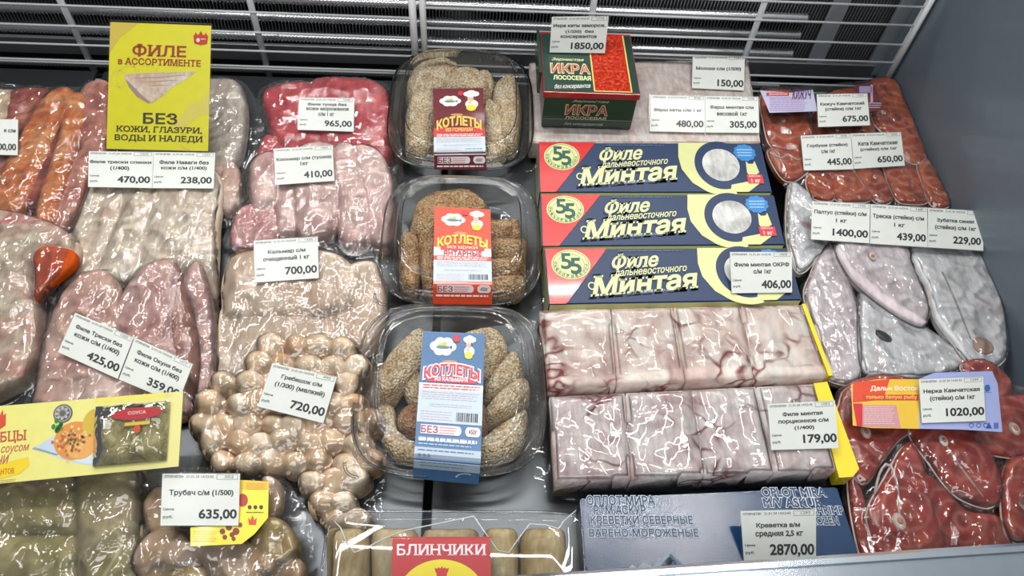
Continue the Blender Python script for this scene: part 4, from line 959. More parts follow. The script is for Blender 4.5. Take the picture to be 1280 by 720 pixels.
a.text('ЛОСОСЕВАЯ', .25, .60, .70, .69, (0.60, 0.56, 0.36), 2, .03); a.text('без консервантов', .25, .80, .68, .92, (0.5, 0.5, 0.46), 2, .005, .45); a.rect(0, .70, 1, .712, (0.4, 0.35, 0.2), 1); a.build('front_lettering', cv)
# three navy fillet cartons
m_navy = flat((0.004, 0.026, 0.088), .45, coat=.0, name='navy_print'); m_lime = flat((0.66, 0.68, 0.30), .35, coat=.4, name='pale_lime_print'); m_rd = flat((0.62, 0.025, 0.022), .25, coat=.5, name='bright_red_print')
m_frz = meat('printed_fillet', [(0.40, 0.40, 0.38), (0.62, 0.62, 0.60), (0.72, 0.72, 0.71)], 45, coat=.3, wr=0, bump=0)
LIM = (0.68, 0.69, 0.36)
def fa_red(a):
    a.poly([(0, 0), (.252, 0), (.065, 1), (0, 1)], m_rd, 1)
def fa_emb(a):
    ru, rv = .078, .275
    a.ell(.098, .30, ru, rv, m_lime, 2, n=40); a.ring(.098, .30, ru * .93, rv * .93, .03, (0.05, 0.20, 0.08), 3); a.ring(.098, .30, ru * .70, rv * .70, .03, (0.05, 0.20, 0.08), 3)
    a.text('5', .060, .10, .100, .38, (0.01, 0.09, 0.07), 4, .02); a.text('5', .097, .19, .137, .47, (0.01, 0.09, 0.07), 5, .02)
    for i, ch in enumerate('ОКЕАНРЫБФЛОТ'):
        an = math.radians(188 - i * 16.5); a.text(ch, .098 + ru * .80 * math.cos(an) - .0045, .30 + rv * .80 * math.sin(an) - .022, .098 + ru * .80 * math.cos(an) + .0045, .30 + rv * .80 * math.sin(an) + .022, (0.02, 0.12, 0.06), 4, .03)
def fa_loop(a):
    a.poly([(.625, 0), (.80, 0), (.80, .06), (.76, .16), (.745, .30), (.735, .50), (.75, .72), (.80, .90), (.87, 1), (.72, 1), (.66, .82), (.622, .55), (.615, .30)], m_lime, 1)
    a.ring(.795, .47, .155, .60, .28, m_lime, 1.2, a0=70, a1=170)
    a.ell(.798, .46, .115, .49, m_navy, 1.6, n=50)
    a.poly([(.915, .38), (.925, .44), (.945, .44), (.955, .38), (.965, .62), (.925, .72), (.91, .62)], m_lime, 2)
    a.poly([(.83, .86), (.93, .78), (.955, .84), (.90, 1), (.82, 1)], m_lime, 2)
def fa_pic(a): a.ell(.800, .46, .083, .33, m_frz, 2, n=40)
def fa_ros(a):
    n = 22; a.poly([(.918 + (.052 if i % 2 else .046) * math.cos(i * 2 * math.pi / n), .21 + (.185 if i % 2 else .165) * math.sin(i * 2 * math.pi / n)) for i in range(n)], (0.03, 0.22, 0.55), 3)
    a.lines(.885, .12, .955, .30, 3, (0.35, 0.55, 0.75), 4, .4)
def fa_wt(a):
    a.rect(.905, .66, .975, .84, (0.60, 0.03, 0.04), 3.4); a.text('МАССА', .915, .675, .965, .71, (0.8, 0.6, 0.6), 4, .02); a.text('1 кг', .922, .75, .960, .82, (0.8, 0.6, 0.6), 4.4, .03)
def fillet_text(a):
    w = lambda u, v: (u, v - (u - .30) * .30)
    def lob(t, u0, v0, u1, v1, b, sh=.35):
        a.text(t, u0 - .004, v0 - .012, u1 + .004, v1 + .012, (0.004, 0.03, 0.09), 2, b + .02, sh, w, serif=True); a.text(t, u0, v0, u1, v1, LIM, 3, b * .6, sh, w, serif=True)
    lob('Филе', .265, .12, .455, .40, .05); a.text('дальневосточного', .265, .425, .565, .55, LIM, 3.2, .018, .4, w)
    lob('Минтая', .165, .50, .60, .84, .055, .25)
    a.ring(.172, .70, .016, .07, .3, LIM, 3.4, a0=40, a1=330)
    a.text('БЕЗ КОЖИ МОРОЖЕНОЕ', .33, .82, .475, .865, (0.30, 0.42, 0.55), 3, 0, 0, w)
    a.lines(.30, .04, .56, .07, 1, (0.10, 0.2, 0.3), 2)
boxes = [[(672.5, 178), (951, 179), (965.5, 240.5), (674.5, 240.5)], [(675.5, 243.5), (967.5, 243), (981.5, 306), (677.5, 308)], [(680, 311), (983.5, 309.5), (1003, 375), (686, 380.5)]]
for i, (bx, lb) in enumerate(zip(boxes, ('rearmost of the three navy and red pollock fillet cartons', 'middle of the three navy and red pollock fillet cartons', 'front one of the three navy fillet cartons, under the 406,00 tag'))):
    r, q = carton('fillet_carton', bx, .046, .043, m_navy, m_lime, lb, 'carton', 'pollock fillet cartons')
    q = [p + Vector((0, 0, .0003)) for p in q]; sh = quad_sheet(q); c = sum(q, Vector()) / 4; q2 = [c + (p - c) * .992 for p in q]
    for nm_, fn_ in (('red_corner', fa_red), ('round_emblem', fa_emb), ('pale_loop', fa_loop), ('fillet_picture', fa_pic), ('blue_rosette', fa_ros), ('weight_mark', fa_wt)): a = Art(quad_sheet(q2)); fn_(a); a.build(nm_, r)
    a = Art(quad_sheet(q2)); fillet_text(a); a.build('lettering', r)
# shrimp carton
m_shr = flat((0.012, 0.046, 0.120), 0.13, coat=0.0, name='blue_print', bump=.10, bs=900)
r, q = carton('shrimp_carton', [(725, 623), (1046.5, 608.5), (1083, 722), (733, 740)], .030, .030, m_shr, flat((0.01, 0.04, 0.09), .4, name='deep_blue_print'), 'blue shrimp carton with printed mountains at the bottom right', 'carton')
q = [p + Vector((0, 0, .0003)) for p in q]
def shw(a):
    def T(t, x0, y0, x1, y1):
        p, q_ = uv(x0, y0), uv(x1, y0); h = uv(x0, y1)[1] - p[1]; w = lambda u, v: (u, v + (q_[1] - p[1]) * (u - p[0]) / (q_[0] - p[0]))
        a.text(t, *p, q_[0], p[1] + h, (0.62, 0.68, 0.74), 1, .075, 0, w); a.text(t, *p, q_[0], p[1] + h, (0.012, 0.035, 0.09), 2, .028, 0, w)
    uv = lambda x, y: quad_uv(q, x, y)
    T('ОПЛОТ МИРА', 733, 620, 817, 631.5); T('РТМ АСКУР', 742, 632, 806, 643); T('КРЕВЕТКИ СЕВЕРНЫЕ', 738, 645, 865, 655); T('ВАРЕНО-МОРОЖЕНЫЕ', 736, 661, 872, 671); a.build('lettering', r); a.__init__(a.s)
    T('OPLOT MIRA', 951, 610, 1030, 621); T('M/V ASKUR', 953, 623, 1026, 634); T('SHRIMP', 1014, 633, 1052, 643); T('FROZEN', 1008, 646, 1046, 656)
a = Art(quad_sheet(q)); shw(a); a.build('lettering', r)
a = Art(quad_sheet(q)); 
uv = lambda x, y: quad_uv(q, x, y)
for ol, c in (([(780, 716), (790, 706), (797, 710), (804, 702), (815, 708), (826, 701), (838, 692), (852, 716)], (0.22, 0.30, 0.36)), ([(838, 692), (846, 700), (858, 709), (852, 718), (830, 718)], (0.05, 0.12, 0.26)), ([(782, 716), (797, 711), (804, 714), (812, 710), (812, 718)], (0.4, 0.45, 0.45)), ([(826, 706), (838, 694), (840, 704), (832, 710)], (0.48, 0.54, 0.56))): a.poly([uv(*p) for p in ol], c, 1)
a.build('printed_mountains', r)

# ================================================================== frozen pollock portion blocks
m_pol = meat('frozen_pollock', [(0.46, 0.33, 0.31), (0.68, 0.59, 0.54), (0.76, 0.73, 0.68)], 30, fine=90, vein=(0.17, 0.025, 0.025), vs=30, vw=.10, rough=.3, coat=.1, wr=.15)
def portions(name, cuts_top, cuts_bot, yt, yb, zt, h, label, wrap, card_poly, m):
    """four frozen portions side by side; cuts are the pixel x of the joints on the back and front edge"""
    n = len(cuts_top) - 1
    def pt(i, back): 
        t = i / n; xs = cuts_top if back else cuts_bot; ys = yt if back else yb
        return P(xs[i], ys[0] + (ys[1] - ys[0]) * (xs[i] - xs[0]) / (xs[-1] - xs[0]), zt)
    c = (pt(0, 1) + pt(n, 0)) / 2 - Vector((0, 0, h)); root = empty(name, c, label, 'frozen fish block'); obs = []
    for i in range(n):
        A, B, C, D = pt(i, 1), pt(i + 1, 1), pt(i + 1, 0), pt(i, 0); cc = (A + B + C + D) / 4; g = .0012
        k = [p + (cc - p).normalized() * g for p in (A, B, C, D)]
        NX, NY = 16, 20; vs, fs = [], []
        for a in range(NX + 1):
            for b in range(NY + 1):
                u, v = a / NX, b / NY; p = k[0].lerp(k[1], u).lerp(k[3].lerp(k[2], u), v)
                e = (1 - abs(2 * u - 1) ** 10) * (1 - abs(2 * v - 1) ** 14)
                z = .0016 * noise.noise(Vector((p.x * 55, p.y * 55, i))) * e - .002 * (1 - e)
                vs.append(Vector((p.x, p.y, zt + z)))
        fs = [(a * (NY + 1) + b, a * (NY + 1) + b + 1, (a + 1) * (NY + 1) + b + 1, (a + 1) * (NY + 1) + b) for a in range(NX) for b in range(NY)]
        per = [a * (NY + 1) for a in range(NX + 1)] + [NX * (NY + 1) + b for b in range(1, NY + 1)] + [a * (NY + 1) + NY for a in range(NX - 1, -1, -1)] + [b for b in range(NY - 1, 0, -1)]
        b0 = len(vs); vs += [Vector((vs[j].x, vs[j].y, zt - h)) for j in per]; L_ = len(per)
        fs += [(per[j], per[(j + 1) % L_], b0 + (j + 1) % L_, b0 + j) for j in range(L_)] + [tuple(range(b0, b0 + L_))]
        o = pydata('fillet_portion', vs, fs, [m], root, cc - Vector((0, 0, h))); 
        bmx = bmesh.new(); bmx.from_mesh(o.data); bmesh.ops.recalc_face_normals(bmx, faces=bmx.faces); bmx.to_mesh(o.data); bmx.free(); obs.append(o)
    cp = [P(x, y, zt - .006) for x, y in card_poly]; kk = len(cp)
    pydata('yellow_card', cp + [p - Vector((0, 0, .018)) for p in cp], [tuple(range(kk)), tuple(range(kk, 2 * kk))[::-1]] + [(i, (i + 1) % kk, kk + (i + 1) % kk, kk + i) for i in range(kk)], [flat((0.78, 0.62, 0.02), .35, coat=.5, name='yellow_insert')], root, None, False)
    film(wrap, Bed(wrap[3][1], zt - h + .001, wrap[0][1], zt - h + .001), obs, root, M_TIGHT if name.endswith('block') else M_FILM, crease=.0005, blur=1)
    return root
portions('pollock_block', [674, 764, 842, 926, 1003], [685, 772, 858, 944, 1036], (386, 379), (484, 469), .044, .040, 'frozen block of red veined pollock portions directly below the navy cartons', [(673, 389), (850, 383), (1006, 381), (1038, 470), (860, 480), (683, 487)], [(1002, 380), (1007, 379.5), (1041, 469), (1036, 470)], m_pol)
m_pol2 = meat('frozen_pollock_grey', [(0.42, 0.31, 0.31), (0.60, 0.53, 0.52), (0.71, 0.69, 0.67)], 32, vein=(0.14, 0.03, 0.03), vs=28, vw=.09, rough=.3, coat=.1, wr=.3)
m_w2 = plastic('glossy_wrap', 60, .32, .02, .045, 1.4)
o = portions('pollock_block', [686, 782, 864, 946, 1018], [694, 790, 882, 970, 1047], (494, 478), (602, 588), .042, .038, 'shiny wrapped block of pollock portions under the 179,00 tag', [(684, 498), (860, 490), (1020, 481), (1054, 598), (880, 610), (688, 618)], [(1017, 479), (1034, 477), (1074, 586), (1066, 596), (1049, 597)], m_pol2)
for c in o.children:
    if c.name.startswith('film'): c.data.materials[0] = m_w2

# ================================================================== fish steaks
m_st1 = meat('chinook_flesh', [(0.22, 0.035, 0.015), (0.36, 0.075, 0.030), (0.44, 0.13, 0.06)], 26, rings=(22, (0.48, 0.22, 0.14), .40, 5))
m_sock = meat('sockeye_flesh', [(0.17, 0.020, 0.012), (0.30, 0.038, 0.024), (0.40, 0.09, 0.055)], 30, rings=(24, (0.48, 0.15, 0.11), .45, 4))
m_rimskin = meat('steak_skin', [(0.34, 0.29, 0.27), (0.52, 0.47, 0.44)], 60, wr=0)
m_bone = flat((0.62, 0.50, 0.44), .5, name='bone')
m_wh = meat('white_steak_flesh', [(0.58, 0.59, 0.61), (0.72, 0.73, 0.75), (0.80, 0.81, 0.82)], 22, rings=(22, (0.68, 0.66, 0.66), .35, 4), vein=(0.45, 0.30, 0.30), vs=12, vw=.04)
m_wh2 = meat('pinkish_steak_flesh', [(0.58, 0.50, 0.52), (0.70, 0.63, 0.65), (0.77, 0.73, 0.75)], 22, rings=(20, (0.66, 0.60, 0.60), .40, 5))
m_dkskin = flat((0.06, 0.06, 0.065), .4, coat=.4, name='dark_fish_skin')
def steak_sub(bed, H, outline, lift=0, skin=m_rimskin, bone=None, seam=None, r=.0009, rz=.85):
    def fn(o):
        pts = [bed.at(x, y, lift + H * rz) for x, y in smooth_loop(outline, 48)]
        v, f = tube(pts, r, 6, True); pydata('skin_edge', v, f, [skin], o)
        if bone:
            x, y, rad = bone; c = bed.at(x, y, lift + H * 1.03); vs = []; 
            bm = bmesh.new(); bmesh.ops.create_uvsphere(bm, u_segments=14, v_segments=8, radius=1)
            for vv in bm.verts: vv.co = Vector((vv.co.x * rad * .0008 * .8, vv.co.y * rad * .0009, vv.co.z * .0022)) + c
            frombm('backbone', bm, [m_bone], o, c, True)
            bm = bmesh.new(); bmesh.ops.create_uvsphere(bm, u_segments=10, v_segments=6, radius=1)
            for vv in bm.verts: vv.co = Vector((vv.co.x * rad * .0003, vv.co.y * rad * .0004, vv.co.z * .0012)) + c + Vector((0, 0, .0018))
            frombm('marrow', bm, [flat((0.34, 0.14, 0.10), .5)], o, c, True)
        if seam:
            sp = smooth_loop(seam + seam[::-1][1:-1], 30)[:15] if len(seam) > 2 else seam
            v, f = tube([bed.at(x, y, lift + H * 1.0) for x, y in sp], .0011, 6); pydata('pale_seam', v, f, [m_rimskin], o)
    return fn
def st(ol, H, m, bed, lift=0, name='steak', label=None, **kw):
    return dict(o=ol, H=H, m=m, name=name, label=label, p=8, amp=.06, lift=lift, ex=1.05, hs=.5, sub=steak_sub(bed, H * .5, ol, lift, **kw))
bed = Bed(262, 0.004, 108, 0.016)
sb, so_ = bag('salmon_steak_bag', 'vacuum bag of orange brown salmon steaks in the right back corner', 'fish pack', bed,
    [(948, 112), (1010, 106), (1080, 100), (1116, 98), (1136, 122), (1158, 200), (1188, 262), (1080, 262), (1010, 256), (975, 225), (955, 190)], [
    st([(951, 120), (980, 116), (1003, 128), (1014, 165), (1004, 185), (985, 190), (962, 182), (953, 150)], .020, m_st1, bed, bone=(979, 151, 5)),
    st([(960, 188), (985, 193), (1006, 188), (1012, 210), (996, 226), (980, 226), (966, 208)], .020, m_st1, bed, seam=[(964, 190), (976, 198), (985, 193), (996, 200), (1008, 195)]),
    st([(1012, 150), (1040, 118), (1082, 120), (1092, 158), (1086, 200), (1030, 204), (1014, 180)], .018, m_st1, bed, bone=(1046, 163, 4)),
    st([(1086, 108), (1116, 104), (1130, 130), (1146, 168), (1156, 198), (1136, 204), (1104, 168), (1090, 150)], .022, m_st1, bed, bone=(1104, 141, 5)),
    st([(1008, 222), (1026, 208), (1036, 222), (1042, 250), (1018, 250), (1010, 240)], .018, m_st1, bed),
    st([(1030, 206), (1056, 206), (1072, 225), (1088, 250), (1068, 254), (1044, 250), (1036, 225)], .018, m_st1, bed, bone=(1074, 247, 3)),
    st([(1064, 205), (1090, 205), (1104, 225), (1114, 252), (1094, 254), (1078, 230)], .018, m_st1, bed, bone=(1093, 222, 4)),
    st([(1104, 206), (1126, 204), (1148, 220), (1160, 252), (1136, 256), (1118, 248)], .018, m_st1, bed),
    st([(1146, 205), (1160, 204), (1174, 230), (1186, 258), (1164, 258), (1152, 230)], .020, m_st1, bed)], M_FILM2, crease=.0014)
def l1(a, U):
    a.rect(*U(958, 116), *U(986, 120), (0.50, 0.03, 0.04), 2); a.text('Дальний Восток', *U(961, 116.6), *U(984, 119.4), (0.8, 0.6, 0.6), 3, .02)
    a.lines(*U(962, 121), *U(1010, 139), 8, (0.42, 0.24, 0.50), 2, .4); a.text('КИЖУЧ', *U(990, 112), *U(1014, 124), (0.10, 0.02, 0.12), 3, .02, .3)
film_label('pale_blue_label', [(950, 113), (988, 116), (1016, 112), (1022, 139), (962, 141)], .040, 12, sb, l1, (0.46, 0.46, 0.62), 'pale blue and lilac printed label')
def l2(a, U): a.rect(*U(1074, 108), *U(1090, 116), (0.3, 0.25, 0.4), 1); a.lines(*U(1086, 128), *U(1102, 136), 3, (0.6, 0.5, 0.55), 2); a.rect(*U(1088, 106), *U(1091, 128), (0.5, 0.3, 0.35), 1)
film_label('maroon_label', [(1066, 108), (1090, 102), (1105, 136), (1086, 140), (1074, 120)], .042, 12, sb, l2, (0.10, 0.015, 0.03), 'dark maroon printed label')
# separate white steaks, each sealed in its own film
WS = [('white_fish_steak', 'pale halibut steak standing right of the rear navy carton', [(988, 230), (1005, 240), (1014, 251), (1038, 305), (1020, 325), (1005, 341), (993, 338), (982.6, 299), (983, 251)], m_wh, .024, .002, dict()),
      ('white_fish_steak', 'long narrow pinkish fish steak with frost beside the pollock block', [(1029, 308), (1041.6, 311.6), (1060.7, 355), (1073, 403.6), (1073, 476), (1034.6, 476), (1031, 452), (1005, 376), (1012, 344.6)], m_wh2, .024, .002, dict()),
      ('white_fish_steak', 'pinkish white fish steak directly below the 1400,00 tag', [(1043, 308), (1067.6, 304.6), (1130, 309), (1140.6, 334), (1159.7, 383), (1158, 403.6), (1147.5, 409), (1109, 388), (1064, 350)], m_wh2, .022, .012, dict(bone=(1090, 321, 7), skin=m_dkskin)),
      ('white_fish_steak', 'greyish fish steak with a dark notch above the sockeye bag', [(1074, 365), (1099, 381), (1154.4, 410.6), (1203, 445), (1208, 457.4), (1182, 469.6), (1140.6, 474), (1099, 472), (1074.6, 455.7)], m_wh, .022, .004, dict(skin=m_dkskin)),
      ('white_fish_steak', 'largest white fish steak leaning beside the right wall', [(1133.6, 309), (1180, 305), (1222, 311), (1237.8, 348), (1254, 390), (1255, 452), (1213.5, 456), (1190, 430), (1168, 400), (1158, 362)], m_wh, .024, .006, dict(seam=[(1178, 340), (1196, 380), (1215, 430)]))]
for i, (nm, lb, ol, m, H, lf, kw) in enumerate(WS):
    bed = Bed(470, 0.001, 240, 0.004)
    c = sum((bed.at(*p) for p in ol), Vector()) / len(ol); root = empty(nm, c, lb, 'fish steak', 'white fish steaks')
    H *= .5; o = pillow(ol, bed, H, 'flesh', m, root, p=8, amp=.06, lift=lf, seed=20 + i)
    steak_sub(bed, H, ol, lf, **kw)(o)
    if i == 3:
        cc = bed.at(1104, 420, lf + H); bm = bmesh.new(); bmesh.ops.create_icosphere(bm, subdivisions=2, radius=1)
        for vv in bm.verts: vv.co = Vector((vv.co.x * .009 * (1 + .4 * noise.noise(vv.co * 3)), vv.co.y * .006, vv.co.z * .0015)); vv.co.rotate(Matrix.Rotation(-.7, 3, 'Z')); vv.co += cc
        frombm('dark_notch', bm, [flat((0.015, .015, .02), .4)], o, cc, True)
    if i == 4:
        cc = bed.at(1228, 432, lf + H); bm = bmesh.new(); bmesh.ops.create_icosphere(bm, subdivisions=2, radius=1)
        for vv in bm.verts: vv.co = Vector((vv.co.x * .012, vv.co.y * .011, vv.co.z * .0016)) + cc
        frombm('brown_spot', bm, [flat((0.46, 0.30, 0.24), .5)], o, cc, True)
    cen = (sum(p[0] for p in ol) / len(ol), sum(p[1] for p in ol) / len(ol))
    film([(cen[0] + (x - cen[0]) * 1.09, cen[1] + (y - cen[1]) * 1.07) for x, y in ol], bed, [o], root, M_FILM2 if i == 1 else M_FILM, crease=.0014, rnd=i, blur=3)
# sockeye bag
bed = Bed(700, 0.000, 465, 0.010)
ss, _ = bag('sockeye_steak_bag', 'vacuum bag of deep red sockeye steaks with a yellow and blue label', 'fish pack', bed,
    [(1042, 500), (1056, 480), (1096, 468), (1180, 466), (1210, 452), (1250, 452), (1266, 480), (1300, 490), (1304, 572), (1250, 580), (1252, 640), (1262, 695), (1180, 702), (1078, 706), (1058, 640), (1044, 560)], [
    st([(1048, 506), (1057.5, 486), (1095, 474), (1144, 484), (1144, 532), (1122, 552), (1100, 580), (1080, 606), (1061, 585), (1044, 530)], .026, m_sock, bed, bone=(1082, 540, 8)),
    st([(1084, 636), (1106, 596), (1129, 558), (1145.6, 574), (1160, 630), (1175, 696), (1104, 700), (1086, 664)], .028, m_sock, bed, bone=(1124, 652, 9), seam=[(1124, 646), (1122, 610), (1112, 580), (1100, 590), (1092, 625)]),
    st([(1059, 598), (1072, 612), (1080, 636), (1084, 664), (1100, 698), (1078, 702), (1064, 650)], .022, m_sock, bed, label='narrow strip of red flesh'),
    st([(1136, 536), (1207.5, 538), (1230, 562.5), (1247, 600), (1245, 628), (1230, 636), (1192.5, 620), (1162.5, 583)], .028, m_sock, bed, bone=(1179, 551, 7), seam=[(1182, 556), (1205, 590), (1232, 625)]),
    st([(1150, 594), (1177.5, 613), (1204, 640), (1245, 649), (1260, 692), (1230, 698), (1178, 696), (1162.5, 645)], .024, m_sock, bed),
    st([(1200, 458), (1226, 453), (1248, 464), (1262, 482), (1260, 499), (1245, 504), (1215, 480)], .022, m_sock, bed),
    st([(1240, 502), (1270, 497), (1298, 498), (1300, 568), (1234, 568), (1214, 545), (1230, 520)], .026, m_sock, bed, bone=(1268, 536, 8))], M_FILM2, crease=.0014, fr=44)
ss2, _ = bag('sockeye_steak_bag', 'bag of one rounded sockeye steak cut off by the right edge', 'fish pack', Bed(700, 0.0, 565, 0.010),
    [(1246, 582), (1256, 572), (1300, 572), (1305, 700), (1262, 695), (1248, 660)], [
    st([(1256, 584), (1275, 574), (1300, 574), (1302, 672), (1272, 680), (1256, 668), (1250, 625)], .026, m_sock, bed, bone=(1276, 628, 9), seam=[(1262, 610), (1274, 604), (1284, 612)])], M_FILM2, crease=.0016)
def l3s(a, U):
    a.poly([U(1066, 478), U(1112, 474), U(1104, 500), U(1066, 504)], (0.66, 0.06, 0.02), 1); a.poly([U(1066, 505), U(1078, 505), U(1078, 533), U(1071, 533)], (0.55, 0.02, 0.03), 1)
    a.poly([U(1078, 507), U(1120, 507), U(1126, 535), U(1078, 533)], (0.55, 0.26, 0.28), 1); a.lines(*U(1080, 508), *U(1119, 531), 9, (0.68, 0.50, 0.50), 2, .4)
    a.rect(*U(1078, 494), *U(1148, 501), (0.55, 0.05, 0.02), 2); a.text('Дальн Восток', *U(1088, 483), *U(1148, 490), (0.85, 0.75, 0.5), 3, .03); a.text('только белую рыбу', *U(1082, 494.6), *U(1146, 500.4), (0.8, 0.5, 0.1), 3, .02)
film_label('yellow_red_label', [(1064, 480), (1096, 474), (1149, 474), (1149, 536), (1090, 535), (1066, 532)], .037, 4, ss, l3s, (0.72, 0.46, 0.04), 'yellow and red printed label')
def l4s(a, U):
    a.ell(*U(1234, 486), .035, .06, (0.03, 0.12, 0.35), 1); a.lines(*U(1228, 490), *U(1240, 493), 1, (0.1, 0.2, 0.4), 1)
    for i in range(3): a.ring(*U(1214 + i * 9, 532), .03, .04, .3, (0.05, 0.07, 0.30), 1, n=12)
    a.poly([U(1232, 536), U(1240, 536), U(1236, 528)], (0.05, 0.07, 0.30), 1); a.rect(*U(1242, 529), *U(1248, 536), (0.10, 0.14, 0.42), 1)
film_label('lilac_label', [(1149, 474), (1168, 466), (1240, 464), (1247, 480), (1253, 540), (1200, 537), (1149, 536)], .037, 4, ss, l4s, (0.33, 0.38, 0.66), 'lilac blue printed label')

# ================================================================== yellow card sign and price tags, each resting on what lies under it
bpy.context.view_layer.update()
vs, fs = [], []
for o in list(COL.objects):
    if o.type != 'MESH' or o.get('kind') == 'structure' or len(o.data.vertices) < 8: continue
    if o.name.split('.')[0] in ('vertical_bar', 'horizontal_bar', 'end_post', 'cooling_fins', 'corrugated_pipe', 'label_print', 'lettering', 'sleeve_card', 'printed_dish', 'printed_spoon_bowl', 'seasoning_sachet', 'sachet_print', 'sachet_film'): continue
    off = gloc(o); b = len(vs); vs += [v.co + off for v in o.data.vertices]; fs += [tuple(b + i for i in f.vertices) for f in o.data.polygons]
WORLD = BVHTree.FromPolygons(vs, fs)
def rest(c, tilt=None, z0=None):
    """height of the lower edge and lean such that the card lies on the goods without sinking in"""
    def hit(x, y):
        h = WORLD.ray_cast(CAM, ray(x, y).normalized()); return h[0]
    L = lambda i, j, t: (c[i][0] + (c[j][0] - c[i][0]) * t, c[i][1] + (c[j][1] - c[i][1]) * t)
    bot = [hit(*L(3, 2, t)) for t in (.1, .5, .9)]; top = [hit(*L(0, 1, t)) for t in (.1, .5, .9)]
    bz = [h.z for h in bot if h]; tz = [h.z for h in top if h]
    if z0 is None: z0 = sum(bz) / len(bz) if bz else 0.03
    if tilt is None:
        yb = sum(h.y for h in bot if h) / max(1, len(bz)); yt = sum(h.y for h in top if h) / max(1, len(tz)) if tz else yb + .04
        zt = sum(tz) / len(tz) if tz else z0 + .01
        tilt = max(10, min(38, math.degrees(math.atan2(zt - z0, max(.02, yt - yb))) + 8))
    for _ in range(3):
        q = plane_quad(c, z0, tilt); n = (q[1] - q[0]).cross(q[0] - q[3]).normalized(); n = n if n.z > 0 else -n; pen = -1
        for u in (0, .2, .4, .6, .8, 1):
            for v in (0, .25, .5, .75, 1):
                x = c[0][0] * (1 - u) * (1 - v) + c[1][0] * u * (1 - v) + c[2][0] * u * v + c[3][0] * (1 - u) * v
                y = c[0][1] * (1 - u) * (1 - v) + c[1][1] * u * (1 - v) + c[2][1] * u * v + c[3][1] * (1 - u) * v
                h = hit(x, y)
                if h: pen = max(pen, (h - q[0]).dot(n))
        z0 += max(-.02, min(.02, pen + .0018))
    return z0, tilt
